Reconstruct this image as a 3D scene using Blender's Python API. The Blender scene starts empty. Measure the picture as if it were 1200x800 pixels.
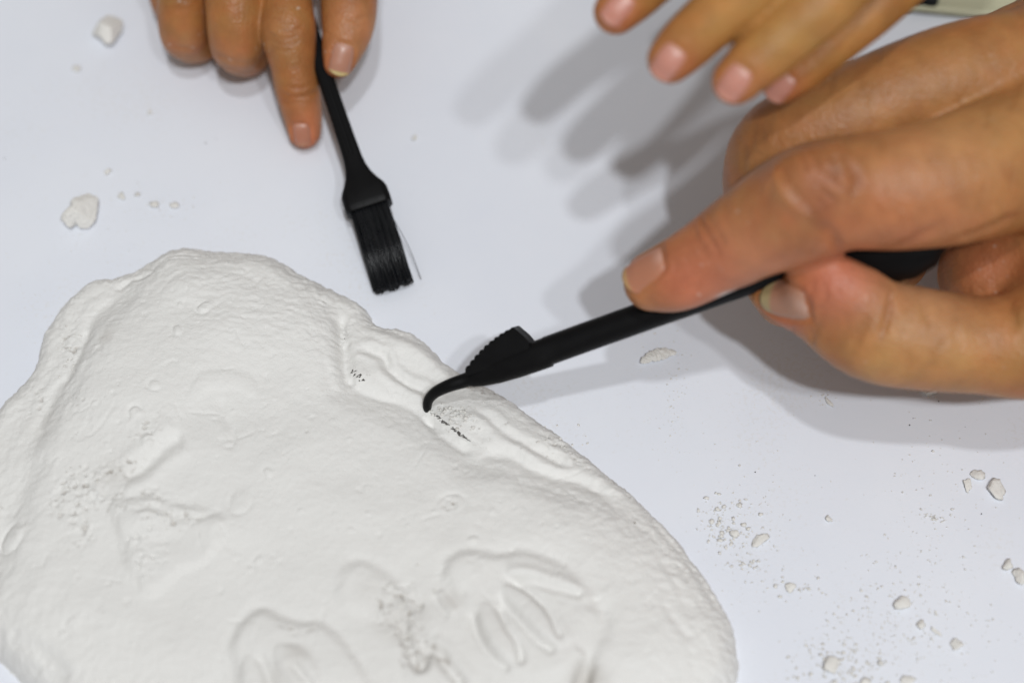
import bpy, math, random
import numpy as np
from mathutils import Vector, Matrix

# ------------------------------------------------------------------ camera, world, lamps, exposure
# All lengths are written in millimetres and turned into metres when meshes are made.
S = 0.001
sc = bpy.context.scene
LENS, DIST, PITCH = 55.0, 385.0, math.radians(58)
cam_d = bpy.data.cameras.new('camera')
cam = bpy.data.objects.new('camera', cam_d)
sc.collection.objects.link(cam)
sc.camera = cam
CAM = np.array([0, -DIST * math.cos(PITCH), DIST * math.sin(PITCH)])
cam.location = CAM * S
cam.rotation_euler = (math.pi / 2 - PITCH, 0, 0)
cam_d.lens = LENS
cam_d.sensor_width = 36.0
cam_d.clip_start, cam_d.clip_end = 0.01, 50.0
cam_d.dof.use_dof = True
cam_d.dof.focus_distance = 0.370
cam_d.dof.aperture_fstop = 5.6

world = bpy.data.worlds.new('World')
sc.world = world
world.use_nodes = True
wb = world.node_tree.nodes['Background']
wb.inputs[0].default_value = (1.0, 0.955, 0.90, 1)
wb.inputs[1].default_value = 0.28

def ceiling_lamp(direction, height, power, radius, colour):
    """a round ceiling lamp seen from the table along `direction` (x, y per unit of height)"""
    l = bpy.data.lights.new('ceiling_lamp', 'AREA')
    l.shape = 'DISK'
    l.size = radius * 2
    l.energy = power
    l.color = colour
    o = bpy.data.objects.new('ceiling_lamp', l)
    sc.collection.objects.link(o)
    o.location = (direction[0] * height, direction[1] * height, height)
    o.rotation_euler = Vector((-direction[0], -direction[1], -1)).to_track_quat('-Z', 'Y').to_euler()

ceiling_lamp((0.33, -0.54), 1.9, 6.8, 0.046, (0.955, 0.98, 1.0))
ceiling_lamp((0.15, -0.55), 1.9, 15.5, 0.044, (0.955, 0.98, 1.0))
ceiling_lamp((0.03, -0.22), 1.9, 7.8, 0.040, (0.955, 0.98, 1.0))

sc.view_settings.view_transform = 'Standard'
sc.view_settings.look = 'None'
sc.view_settings.exposure = 0.07
sc.view_settings.gamma = 1.0
sc.render.engine = 'CYCLES'
sc.cycles.use_denoising = True
sc.cycles.max_bounces = 8

# ------------------------------------------------------------------ helpers
FPX = 1200 * LENS / 36.0
RT = np.array([1.0, 0, 0])
UP = np.array([0, math.sin(PITCH), math.cos(PITCH)])
FW = np.array([0, math.cos(PITCH), -math.sin(PITCH)])

def ray(x, y):
    d = FW + RT * (x - 600) / FPX + UP * (400 - y) / FPX
    return d / np.linalg.norm(d)

def at(x, y, z):
    """a place on the photograph, at height z above the table, as a point of the room (mm)"""
    d = ray(x, y)
    return CAM + d * (z - CAM[2]) / d[2]

def nrm(v):
    v = np.asarray(v, float)
    return v / np.linalg.norm(v)

_perm = np.random.RandomState(7).permutation(256)
_perm = np.concatenate([_perm, _perm, _perm])
_grad = np.random.RandomState(8).normal(size=(256, 3)).astype(np.float32)
_grad /= np.linalg.norm(_grad, axis=1)[:, None]

def noise3(x, y, z):
    """gradient noise, about -0.7 .. 0.7"""
    x, y, z = np.broadcast_arrays(np.asarray(x, np.float32), np.asarray(y, np.float32), np.asarray(z, np.float32))
    xi, yi, zi = np.floor(x).astype(np.int32), np.floor(y).astype(np.int32), np.floor(z).astype(np.int32)
    xf, yf, zf = x - xi, y - yi, z - zi
    xi &= 255; yi &= 255; zi &= 255
    u, v, w = [t * t * t * (t * (t * 6 - 15) + 10) for t in (xf, yf, zf)]
    def g(a, b, c):
        h = _perm[_perm[_perm[xi + a] + yi + b] + zi + c]
        gr = _grad[h]
        return gr[..., 0] * (xf - a) + gr[..., 1] * (yf - b) + gr[..., 2] * (zf - c)
    def lerp(a, b, t): return a + (b - a) * t
    return lerp(lerp(lerp(g(0,0,0), g(1,0,0), u), lerp(g(0,1,0), g(1,1,0), u), v),
                lerp(lerp(g(0,0,1), g(1,0,1), u), lerp(g(0,1,1), g(1,1,1), u), v), w)

def fbm(x, y, z, octaves=4, gain=0.5):
    a, f, s = 1.0, 1.0, 0
    for o in range(octaves):
        s = s + a * noise3(x * f + 17.3 * o, y * f + 5.1 * o, z * f + 3.7 * o)
        a *= gain; f *= 2.03
    return s

def sstep(a, b, x):
    t = np.clip((x - a) / (b - a), 0, 1)
    return t * t * (3 - 2 * t)

def catmull(P, n, closed=False):
    """n points along a smooth curve through the rows of P"""
    P = np.asarray(P, float)
    m = len(P)
    if closed:
        Q = np.vstack([P[-1:], P, P[:2]]); segs = m
    else:
        Q = np.vstack([2 * P[:1] - P[1:2], P, 2 * P[-1:] - P[-2:-1]]); segs = m - 1
    t = np.linspace(0, segs, n, endpoint=not closed)
    i = np.minimum(t.astype(int), segs - 1)
    f = (t - i)[:, None]
    a, b, c, d = Q[i], Q[i + 1], Q[i + 2], Q[i + 3]
    return 0.5 * (2 * b + (c - a) * f + (2 * a - 5 * b + 4 * c - d) * f ** 2 + (3 * b - a - 3 * c + d) * f ** 3)

WORLD = {}
def mesh_obj(name, V, faces, mat, parent=None, smooth=True, attrs=None, origin=None):
    """one mesh object; V in mm; its origin at `origin` (mm, world)"""
    V = np.asarray(V, float)
    o0 = np.zeros(3) if origin is None else np.asarray(origin, float)
    me = bpy.data.meshes.new(name)
    if isinstance(faces, np.ndarray):
        n, k = faces.shape
        me.vertices.add(len(V))
        me.vertices.foreach_set('co', ((V - o0) * S).astype(np.float32).ravel())
        me.loops.add(n * k)
        me.loops.foreach_set('vertex_index', faces.astype(np.int32).ravel())
        me.polygons.add(n)
        me.polygons.foreach_set('loop_start', np.arange(0, n * k, k, dtype=np.int32))
        me.update(calc_edges=True)
        me.validate()
    else:
        me.from_pydata([tuple(v) for v in (V - o0) * S], [], [tuple(int(i) for i in f) for f in faces])
        me.update()
    if smooth:
        me.polygons.foreach_set('use_smooth', [True] * len(me.polygons))
    if attrs:
        for k, a in attrs.items():
            at_ = me.attributes.new(k, 'FLOAT_COLOR' if a.ndim == 2 else 'FLOAT', 'POINT')
            if a.ndim == 2:
                at_.data.foreach_set('color', a.astype(np.float32).ravel())
            else:
                at_.data.foreach_set('value', a.astype(np.float32))
    me.materials.append(mat)
    o = bpy.data.objects.new(name, me)
    sc.collection.objects.link(o)
    o.location = o0 * S
    if parent is not None:
        o.parent = parent
        o.location = (o0 - WORLD[parent.name]) * S
    WORLD[o.name] = o0
    return o

def thing(name, label, cat, loc, group=None):
    o = bpy.data.objects.new(name, None)
    sc.collection.objects.link(o)
    o.location = np.asarray(loc) * S
    o.empty_display_size = 0.02
    WORLD[o.name] = np.asarray(loc, float)
    o['label'] = label; o['category'] = cat
    if group: o['group'] = group
    return o

def tag(o, label, cat, group=None):
    o['label'] = label; o['category'] = cat
    if group: o['group'] = group
    return o

# ------------------------------------------------------------------ materials
def material(name):
    m = bpy.data.materials.new(name)
    m.use_nodes = True
    nt = m.node_tree
    return m, nt, nt.nodes['Principled BSDF']

def node(nt, kind, **kw):
    n = nt.nodes.new(kind)
    for k, v in kw.items():
        if k.startswith('i_'):
            n.inputs[k[2:].replace('_', ' ')].default_value = v
        else:
            setattr(n, k, v)
    return n

def obj_coord(nt):
    return nt.nodes.new('ShaderNodeTexCoord').outputs['Object']

def noise_node(nt, vec, scale, detail=4, rough=0.55):
    n = node(nt, 'ShaderNodeTexNoise', i_Scale=scale, i_Detail=detail, i_Roughness=rough)
    nt.links.new(vec, n.inputs['Vector'])
    return n

def ramp(nt, fac, stops):
    r = nt.nodes.new('ShaderNodeValToRGB')
    e = r.color_ramp.elements
    e[0].position, e[0].color = stops[0][0], (*stops[0][1], 1)
    e[1].position, e[1].color = stops[-1][0], (*stops[-1][1], 1)
    for p, c in stops[1:-1]:
        x = e.new(p); x.color = (*c, 1)
    nt.links.new(fac, r.inputs['Fac'])
    return r

def bump(nt, bsdf, height, strength, dist, prev=None):
    b = node(nt, 'ShaderNodeBump', i_Strength=strength, i_Distance=dist)
    nt.links.new(height, b.inputs['Height'])
    if prev is not None: nt.links.new(prev.outputs[0], b.inputs['Normal'])
    nt.links.new(b.outputs[0], bsdf.inputs['Normal'])
    return b

def mat_paper():
    m, nt, b = material('paper')
    co = obj_coord(nt)
    n = noise_node(nt, co, 14, 5)
    r = ramp(nt, n.outputs[0], [(0.3, (0.735, 0.765, 0.84)), (0.7, (0.795, 0.82, 0.88))])
    # fine plaster dust lying in the grain of the paper
    d = noise_node(nt, co, 900, 3, 0.6)
    d2 = noise_node(nt, co, 22, 3)
    mm = node(nt, 'ShaderNodeMath', operation='MULTIPLY'); nt.links.new(d.outputs[0], mm.inputs[0]); nt.links.new(d2.outputs[0], mm.inputs[1])
    rr = ramp(nt, mm.outputs[0], [(0.33, (0, 0, 0)), (0.42, (1, 1, 1))])
    mx = node(nt, 'ShaderNodeMix', data_type='RGBA')
    sc_ = node(nt, 'ShaderNodeMath', operation='MULTIPLY'); sc_.inputs[1].default_value = 0.35
    nt.links.new(rr.outputs[0], sc_.inputs[0]); nt.links.new(sc_.outputs[0], mx.inputs[0])
    nt.links.new(r.outputs[0], mx.inputs[6]); mx.inputs[7].default_value = (0.70, 0.69, 0.68, 1)
    nt.links.new(mx.outputs[2], b.inputs['Base Color'])
    b.inputs['Roughness'].default_value = 0.55
    b.inputs['Specular IOR Level'].default_value = 0.3
    f = noise_node(nt, co, 2500, 3)
    bump(nt, b, f.outputs[0], 0.12, 0.0002)
    return m

def mat_plaster(name='plaster', col=(0.80, 0.795, 0.775), use_stain_shade=False):
    m, nt, b = material(name)
    co = obj_coord(nt)
    n = noise_node(nt, co, 35, 5)
    lo = tuple(c * 0.965 for c in col)
    r = ramp(nt, n.outputs[0], [(0.3, lo), (0.7, col)])
    out = r.outputs[0]
    if use_stain_shade:
        a = node(nt, 'ShaderNodeAttribute', attribute_name='stain_shade')
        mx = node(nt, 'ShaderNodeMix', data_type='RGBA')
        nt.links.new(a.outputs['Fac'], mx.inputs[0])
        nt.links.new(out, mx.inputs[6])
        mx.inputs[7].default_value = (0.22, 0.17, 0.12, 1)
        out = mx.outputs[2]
        # few dark grains set in the plaster
        v = node(nt, 'ShaderNodeTexVoronoi', i_Scale=120.0, i_Randomness=1.0)
        nt.links.new(co, v.inputs['Vector'])
        near = node(nt, 'ShaderNodeMath', operation='LESS_THAN'); near.inputs[1].default_value = 0.035
        nt.links.new(v.outputs['Distance'], near.inputs[0])
        sep = nt.nodes.new('ShaderNodeSeparateColor'); nt.links.new(v.outputs['Color'], sep.inputs[0])
        few = node(nt, 'ShaderNodeMath', operation='GREATER_THAN'); few.inputs[1].default_value = 0.90
        nt.links.new(sep.outputs[0], few.inputs[0])
        mu = node(nt, 'ShaderNodeMath', operation='MULTIPLY')
        nt.links.new(near.outputs[0], mu.inputs[0]); nt.links.new(few.outputs[0], mu.inputs[1])
        mx2 = node(nt, 'ShaderNodeMix', data_type='RGBA')
        nt.links.new(mu.outputs[0], mx2.inputs[0]); nt.links.new(out, mx2.inputs[6])
        mx2.inputs[7].default_value = (0.25, 0.22, 0.18, 1)
        out = mx2.outputs[2]
    nt.links.new(out, b.inputs['Base Color'])
    b.inputs['Roughness'].default_value = 0.72
    b.inputs['Specular IOR Level'].default_value = 0.28
    f = noise_node(nt, co, 700, 5, 0.6)
    b1 = bump(nt, b, f.outputs[0], 0.36, 0.0006)
    f2 = noise_node(nt, co, 2600, 3, 0.6)
    bump(nt, b, f2.outputs[0], 0.5, 0.0003, b1)
    return m

def mat_plastic(name, col=(0.0035, 0.0035, 0.004), rough=0.45, spec=0.13):
    m, nt, b = material(name)
    co = obj_coord(nt)
    b.inputs['Base Color'].default_value = (*col, 1)
    n = noise_node(nt, co, 260, 4)
    r = ramp(nt, n.outputs[0], [(0.3, (rough - 0.06,) * 3), (0.75, (rough + 0.12,) * 3)])
    nt.links.new(r.outputs[0], b.inputs['Roughness'])
    b.inputs['Specular IOR Level'].default_value = spec
    f = noise_node(nt, co, 1800, 3)
    bump(nt, b, f.outputs[0], 0.15, 0.0002)
    return m

def mat_skin(name):
    m, nt, b = material(name)
    co = obj_coord(nt)
    a = node(nt, 'ShaderNodeAttribute', attribute_name='tint')
    n = noise_node(nt, co, 120, 5, 0.6)
    r = ramp(nt, n.outputs[0], [(0.32, (0.80, 0.76, 0.74)), (0.68, (1.10, 1.08, 1.06))])
    mx = node(nt, 'ShaderNodeMix', data_type='RGBA', blend_type='MULTIPLY')
    mx.inputs[0].default_value = 1
    nt.links.new(a.outputs['Color'], mx.inputs[6]); nt.links.new(r.outputs[0], mx.inputs[7])
    nt.links.new(mx.outputs[2], b.inputs['Base Color'])
    b.inputs['Subsurface Weight'].default_value = 0.15
    b.inputs['Subsurface Radius'].default_value = (1.0, 0.35, 0.18)
    b.inputs['Subsurface Scale'].default_value = 0.0018
    b.inputs['Roughness'].default_value = 0.44
    b.inputs['Specular IOR Level'].default_value = 0.38
    v = node(nt, 'ShaderNodeTexVoronoi', i_Scale=1500.0)
    nt.links.new(co, v.inputs['Vector'])
    b1 = bump(nt, b, v.outputs['Distance'], 0.45, 0.0003)
    f = noise_node(nt, co, 420, 4)
    bump(nt, b, f.outputs[0], 0.3, 0.0006, b1)
    return m

def mat_nail():
    m, nt, b = material('nail')
    a = node(nt, 'ShaderNodeAttribute', attribute_name='tint')
    nt.links.new(a.outputs['Color'], b.inputs['Base Color'])
    b.inputs['Roughness'].default_value = 0.34
    b.inputs['Subsurface Weight'].default_value = 0.15
    b.inputs['Subsurface Radius'].default_value = (1.0, 0.4, 0.25)
    b.inputs['Subsurface Scale'].default_value = 0.001
    co = obj_coord(nt)
    f = noise_node(nt, co, 900, 2)
    bump(nt, b, f.outputs[0], 0.1, 0.0002)
    return m

M_PAPER = mat_paper()
M_PLASTER = mat_plaster('plaster', use_stain_shade=True)
M_CRUMB = mat_plaster('plaster_crumb', (0.78, 0.765, 0.73))
M_BLACK = mat_plastic('black_plastic')
M_BRISTLE = mat_plastic('bristle', (0.006, 0.007, 0.009), 0.28, 0.5)
M_PALE_BRISTLE = mat_plastic('pale_bristle', (0.25, 0.26, 0.28), 0.3)
M_GREY = mat_plastic('grey_plastic', (0.22, 0.22, 0.23), 0.45)
M_CREAM = mat_plastic('cream_plastic', (0.52, 0.51, 0.36), 0.35)
M_CLOTH = mat_plastic('dark_cloth', (0.012, 0.008, 0.012), 0.9)
M_BONE = mat_plastic('dark_bone', (0.085, 0.078, 0.072), 0.7)
M_TABLE = mat_plastic('table_board', (0.42, 0.41, 0.39), 0.5)
M_SKIN = mat_skin('skin')
M_NAIL = mat_nail()

# ------------------------------------------------------------------ the table and the sheet of paper
def slab_box(name, x0, x1, y0, y1, z0, z1, mat, parent=None, n=1, wave=0.0):
    xs, ys = np.linspace(x0, x1, n + 1), np.linspace(y0, y1, n + 1)
    X, Y = np.meshgrid(xs, ys, indexing='ij')
    Zt = z1 + wave * fbm(X / 120, Y / 120, 0.3, 2) if wave else np.full_like(X, z1)
    top = np.stack([X, Y, Zt], -1).reshape(-1, 3)
    bot = np.stack([X, Y, np.full_like(X, z0)], -1).reshape(-1, 3)
    m = n + 1
    I = lambda i, j: i * m + j
    faces = []
    for i in range(n):
        for j in range(n):
            faces.append((I(i, j), I(i + 1, j), I(i + 1, j + 1), I(i, j + 1)))
            faces.append(tuple(len(top) + k for k in (I(i, j), I(i, j + 1), I(i + 1, j + 1), I(i + 1, j))))
    K = len(top)
    for i in range(n):
        faces += [(I(i, 0), K + I(i, 0), K + I(i + 1, 0), I(i + 1, 0)), (I(i + 1, n), K + I(i + 1, n), K + I(i, n), I(i, n)),
                  (I(0, i + 1), K + I(0, i + 1), K + I(0, i), I(0, i)), (I(n, i), K + I(n, i), K + I(n, i + 1), I(n, i + 1))]
    return mesh_obj(name, np.vstack([top, bot]), faces, mat, parent, smooth=False)

o = slab_box('table', -700, 700, -450, 560, -30, -0.4, M_TABLE)
o['kind'] = 'structure'
o = slab_box('paper_sheet', -330, 330, -230, 240, -0.38, 0, M_PAPER)
tag(o, 'large sheet of white paper spread over the table under everything', 'paper')

# ------------------------------------------------------------------ the plaster slab
def poly_world(pts, z):
    return np.array([at(x, y, z)[:2] for x, y in pts])

def dist_polyline(X, Y, P, closed=False, chunk=400000):
    """distance to a polyline and the 0..1 place along it"""
    A = P if closed else P[:-1]
    B = np.roll(P, -1, 0) if closed else P[1:]
    best = np.full(X.shape, 1e9, np.float32)
    par = np.zeros(X.shape, np.float32)
    n = len(A)
    for i in range(n):
        ax, ay = A[i]; bx, by = B[i] - A[i]
        L2 = bx * bx + by * by + 1e-9
        t = np.clip(((X - ax) * bx + (Y - ay) * by) / L2, 0, 1)
        d = np.hypot(X - ax - t * bx, Y - ay - t * by)
        k = d < best
        best[k] = d[k]
        par[k] = ((i + t) / n)[k]
    return best, par

def inside(X, Y, P):
    c = np.zeros(X.shape, bool)
    Q = np.roll(P, -1, 0)
    for (x0, y0), (x1, y1) in zip(P, Q):
        if y0 == y1: continue
        c ^= ((y0 > Y) != (y1 > Y)) & (X < (x1 - x0) * (Y - y0) / (y1 - y0) + x0)
    return c

def signed(X, Y, P):
    d, _ = dist_polyline(X, Y, P, True)
    return np.where(inside(X, Y, P), d, -d)

OUTLINE = [(-8, 472), (12, 452), (32, 428), (46, 385), (74, 343), (104, 320), (130, 316), (152, 311), (168, 301), (186, 287), (214, 280),
           (250, 285), (300, 288), (330, 297), (364, 317), (400, 335), (428, 351), (438, 366), (446, 373), (466, 376), (488, 386), (510, 401),
           (528, 420), (560, 440), (592, 455), (622, 476), (652, 497), (690, 527), (716, 548), (740, 566), (766, 592), (802, 630), (832, 672), (856, 712),
           (868, 748), (868, 782), (852, 820), (800, 870), (700, 905), (520, 915), (300, 890), (120, 850), (40, 805), (0, 772), (-40, 720),
           (-62, 640), (-52, 550)]
MASS = [(20, 560), (30, 510), (48, 470), (70, 425), (84, 395), (100, 368), (128, 338), (150, 300), (186, 270), (250, 268), (310, 270), (350, 290),
        (384, 326), (396, 358), (399, 390), (402, 415), (404, 440), (425, 452), (460, 464), (492, 478), (512, 494), (535, 510), (552, 528),
        (590, 532), (625, 545), (662, 552), (700, 562), (735, 578), (780, 612), (825, 660), (862, 706), (890, 770), (860, 840), (700, 930), (500, 950), (250, 930), (80, 880), (-30, 800), (-60, 720), (-20, 640)]

def build_slab():
    out_p = catmull(poly_world(OUTLINE, 7), 420, True)
    mass_p = catmull(poly_world(MASS, 17), 300, True)
    x0, y0 = out_p.min(0) - 3
    x1, y1 = out_p.max(0) + 3
    h = 0.32
    xs = np.arange(x0, x1, h); ys = np.arange(y0, y1, h)
    X, Y = np.meshgrid(xs.astype(np.float32), ys.astype(np.float32), indexing='ij')
    def coarse(P):
        hc = 1.0
        cx = np.arange(x0 - 1, x1 + 2, hc); cy = np.arange(y0 - 1, y1 + 2, hc)
        CX, CY = np.meshgrid(cx, cy, indexing='ij')
        Dc = signed(CX, CY, P).astype(np.float32)
        fx = (X - cx[0]) / hc; fy = (Y - cy[0]) / hc
        i = fx.astype(int); j = fy.astype(int); fx = fx - i; fy = fy - j
        return (Dc[i, j] * (1 - fx) * (1 - fy) + Dc[i + 1, j] * fx * (1 - fy) + Dc[i, j + 1] * (1 - fx) * fy + Dc[i + 1, j + 1] * fx * fy)
    n_big = fbm(X / 26, Y / 26, 0.0, 3)
    n_mid = fbm(X / 7, Y / 7, 2.0, 3)
    n_fine = fbm(X / 1.7, Y / 1.7, 4.0, 4, 0.6)
    dO0 = coarse(out_p)
    dO = dO0 + 0.7 * n_mid + 0.4 * n_fine * sstep(0.0, 1.0, dO0 + 0.6)
    dM = coarse(mass_p) + 0.9 * n_mid + 0.25 * n_fine
    # rounded outer edge, then the domed mass standing on a low ledge
    dd = np.clip(dO, 0, None)
    edge = 8.0 * np.sqrt(np.clip(1 - (1 - np.clip(dd / 6.0, 0, 1)) ** 2, 0, 1))
    Z = edge + 2.2 * sstep(4, 22, dd)
    step = sstep(-2.0, 7.0, dM) * 1.9 * sstep(-0.5, 9, dd) + 3.6 * sstep(-0.5, 5, dd) * (1 - np.exp(-np.clip(dM, 0, None) / 24.0))
    Z = Z + step
    Z += 0.9 * n_big * sstep(0, 18, dd) + 0.16 * n_mid * sstep(0, 6, dd)
    stain_shade = np.zeros_like(Z)

    def W(x, y, z=17): return at(x, y, z)[:2]
    def box(c, r):
        i0 = max(int((c[0] - r - xs[0]) / h), 0); i1 = min(int((c[0] + r - xs[0]) / h) + 2, len(xs))
        j0 = max(int((c[1] - r - ys[0]) / h), 0); j1 = min(int((c[1] + r - ys[0]) / h) + 2, len(ys))
        return slice(max(i0, 0), max(i1, 0)), slice(max(j0, 0), max(j1, 0))
    def boxp(P, r):
        lo, hi = P.min(0) - r, P.max(0) + r
        i0 = max(int((lo[0] - xs[0]) / h), 0); i1 = min(int((hi[0] - xs[0]) / h) + 2, len(xs))
        j0 = max(int((lo[1] - ys[0]) / h), 0); j1 = min(int((hi[1] - ys[0]) / h) + 2, len(ys))
        return slice(max(i0, 0), max(i1, 0)), slice(max(j0, 0), max(j1, 0))
    def bulge(px, py, rx, ry, amp, rot=0.0, z=17, p=2):
        """a soft swelling (amp > 0) or hollow; rx, ry in mm"""
        c = W(px, py, z); s = box(c, 3 * max(rx, ry))
        dx, dy = X[s] - c[0], Y[s] - c[1]
        cr, sr = math.cos(rot), math.sin(rot)
        q = ((dx * cr + dy * sr) / rx) ** 2 + ((-dx * sr + dy * cr) / ry) ** 2
        Z[s] += amp * np.exp(-q ** (p / 2))
    def groove(pts, width, depth, z=17, lip=0.0, wob=0.3, taper=True, st=0.0):
        """a line pressed (depth > 0) or raised (depth < 0) along a smooth curve; width in mm"""
        P = catmull(np.array([W(x, y, z) for x, y in pts]), 14 * len(pts))
        s = boxp(P, 5 * width + 1)
        if Z[s].size == 0: return
        d, t = dist_polyline(X[s] + wob * n_mid[s], Y[s] + wob * n_mid[s][::-1, ::-1], P)
        w = np.minimum(sstep(0, 0.12, t), sstep(0, 0.12, 1 - t)) if taper else 1.0
        if depth < 0 and width >= 2:                 # leaf-shaped swelling, pointed at both ends
            lens = np.sin(math.pi * np.clip(t, 0.001, 0.999)) ** 0.7
            Z[s] -= lens * depth * np.exp(-(d / (width * lens + 0.15)) ** 4)
        else:
            Z[s] -= w * depth * np.exp(-(d / width) ** 2)
        if lip: Z[s] += w * lip * np.exp(-((d - 2.0 * width) / width) ** 2)
        if st: stain_shade[s] = np.maximum(stain_shade[s], st * w * np.exp(-(d / width) ** 2) * sstep(-0.1, 0.5, n_fine[s]))
    def ring(px, py, r, bump_h, moat, z=18, w=0.45):
        c = W(px, py, z); s = box(c, r * 2.2)
        d = np.hypot(X[s] - c[0] + 0.25 * n_mid[s], (Y[s] - c[1]) + 0.25 * n_mid[s])
        ang = np.arctan2(Y[s] - c[1], X[s] - c[0])
        part = np.clip(0.55 + 0.6 * np.sin(ang + px) + 0.5 * n_mid[s], 0.05, 1.2)       # the rim is open on one side
        d = d * (1 + 0.14 * np.sin(2 * ang + py))
        Z[s] += 0.8 * bump_h * (1 - sstep(0.35 * r, 0.98 * r, d)) - 0.8 * moat * part * np.exp(-((d - r) / w) ** 2)
    def rough(px, py, rx, ry, amp, rot=0.0, z=16, st=0.0, sink=0.0):
        """a patch of broken, crumbly plaster"""
        c = W(px, py, z); s = box(c, 1.6 * max(rx, ry))
        dx, dy = X[s] - c[0], Y[s] - c[1]
        cr, sr = math.cos(rot), math.sin(rot)
        q = np.sqrt(((dx * cr + dy * sr) / rx) ** 2 + ((-dx * sr + dy * cr) / ry) ** 2) + 0.45 * n_mid[s]
        w = 1 - sstep(0.55, 1.1, q)
        a = fbm(X[s] / 2.6, Y[s] / 2.6, 9.0, 4, 0.65)
        pit = fbm(X[s] / 1.5 + 3, Y[s] / 1.1, 6.0, 2)
        scr = np.abs(noise3((X[s] + 0.6 * Y[s]) / 3.2, (Y[s] - 0.5 * X[s]) / 1.0, 2.0))
        Z[s] += w * (amp * (0.75 * a - 1.3 * sstep(0.24, 0.42, pit) - 0.5 * (1 - sstep(0.0, 0.07, scr)) * sstep(-.1, .3, a)) - sink)
        if st:
            stain_shade[s] = np.maximum(stain_shade[s], st * w * sstep(0.14, 0.40, pit))
    def plateau(pts, amp, width, z=17, wob=0.6):
        """a raised patch with a rolled edge"""
        P = catmull(np.array([W(x, y, z) for x, y in pts]), 8 * len(pts), True)
        s = boxp(P, 3 * width)
        d = signed(X[s] + wob * n_mid[s], Y[s] + wob * n_mid[s][::-1, ::-1], P)
        Z[s] += amp * sstep(-width, width, d)
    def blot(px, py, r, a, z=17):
        """a soft tan blot, for stains and for shade painted in near the front"""
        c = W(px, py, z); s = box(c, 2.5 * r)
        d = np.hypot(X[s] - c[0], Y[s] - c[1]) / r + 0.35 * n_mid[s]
        stain_shade[s] = np.maximum(stain_shade[s], a * np.exp(-np.clip(d, 0, None) ** 2))
    # rim gully on the left between ledge and dome
    groove([(140, 338), (112, 360), (98, 388), (84, 424), (62, 455), (46, 486), (38, 520)], 1.6, 0.6, 12, 0.1, 1.2)
    groove([(165, 302), (178, 312), (150, 322), (132, 336)], 0.9, 0.6, 11)
    rough(78, 402, 2.6, 7.5, 0.55, 0.35, 11, 0.5)
    rough(45, 462, 2.5, 6.0, 0.5, 0.5, 11, 0.35)
    rough(128, 322, 3.4, 1.6, 0.5, 0.2, 9, 0.5)
    groove([(180, 300), (205, 292), (240, 292)], 0.5, 0.3, 12); groove([(172, 307), (200, 299), (240, 299)], 0.45, 0.25, 12)
    # flow wrinkles across the top
    s = (slice(None), slice(None))
    cw = W(310, 345, 18)
    wz = np.exp(-(((X - cw[0]) / 30) ** 2 + ((Y - cw[1]) / 17) ** 2))
    ww = noise3(X / 6.0 + 0.6 * n_mid, Y / 1.5 + 1.2 * n_mid + X / 9, 1.0) + 0.6 * noise3(X / 3.0, Y / 1.1 + X / 5, 5.0)
    Z += 0.22 * wz * ww
    Z += 0.10 * n_fine * sstep(0, 3, dd) * (0.35 + wz + np.exp(-((dO - 5) / 6.0) ** 2))
    # orange-peel skin on the right shoulder
    cw = W(770, 600, 15)
    wz2 = np.exp(-(((X - cw[0]) / 24) ** 2 + ((Y - cw[1]) / 24) ** 2))
    Z += 0.22 * wz2 * fbm(X / 2.1, Y / 2.1, 8.0, 3)
    # broad swells
    bulge(165, 440, 17, 15, 1.8); bulge(330, 560, 34, 18, 0.8); bulge(255, 470, 9, 7, -0.8, 0.4)
    bulge(270, 385, 12, 8, 0.7); bulge(600, 620, 22, 12, 0.9); bulge(170, 690, 16, 9, -0.7)
    bulge(60, 690, 12, 12, 0.8); bulge(440, 610, 12, 8, 0.6); bulge(225, 350, 6, 5, -0.5)
    groove([(215, 505), (190, 520), (160, 545), (140, 552)], 1.8, 1.2, 17, 0.4, 1.0)          # fold running down left
    groove([(255, 455), (262, 480), (270, 500), (262, 520)], 1.4, 0.5, 18)
    groove([(215, 470), (240, 440), (280, 438), (300, 455)], 2.2, -0.5, 18)
    # bubbles and pock marks
    for b in [(237, 349, 1.9, .45, .3), (205, 378, 1.5, .5, .22), (207, 346, 1.0, .3, .15), (180, 445, 1.6, .2, .32), (157, 478, 1.9, .25, .45),
              (107, 463, .9, .25, .2), (91, 370, 1.7, -.5, .35), (68, 388, 1.0, .2, .25), (313, 547, 1.3, .3, .2), (265, 512, 1.1, .4, .15),
              (278, 300, 1.2, .3, .2), (372, 332, 1.0, .35, .2), (80, 720, 1.6, .4, .3), (66, 733, 1.0, .3, .2), (553, 626, 1.3, .35, .22),
              (528, 582, 2.9, .3, .3), (4, 612, 3.2, .9, .8), (280, 580, 3.0, .35, .3), (350, 593, .9, .25, .1), (410, 615, 1.0, .2, .15),
              (170, 510, 2.0, .3, .3), (700, 690, .8, .3, .1), (655, 668, 1.2, .2, .2), (300, 650, 1.2, .3, .2), (290, 660, .8, .2, .2), (268, 378, .6, .2, .1)]:
        ring(*b)
    rr = np.random.RandomState(5)
    for k in range(90):
        px, py = rr.uniform(60, 820), rr.uniform(310, 780)
        ring(px, py, rr.uniform(0.35, 0.9), rr.choice([.16, .22, -.3], p=[.5, .3, .2]), 0.06, 17, 0.3)
    rough(526, 583, 2.0, 1.8, 0.8, 0, 18, 0.7, 0.3)
    # excavated ledge on the right: two scooped shelves with a broken step between
    groove([(396, 352), (398, 378), (402, 405), (404, 428), (412, 446)], 1.5, 1.3, 14, 0.3, 0.6)
    groove([(404, 436), (430, 452), (466, 462), (498, 480), (515, 498), (536, 513), (556, 522)], 1.3, 0.9, 14, 0.0, 0.8)
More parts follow.
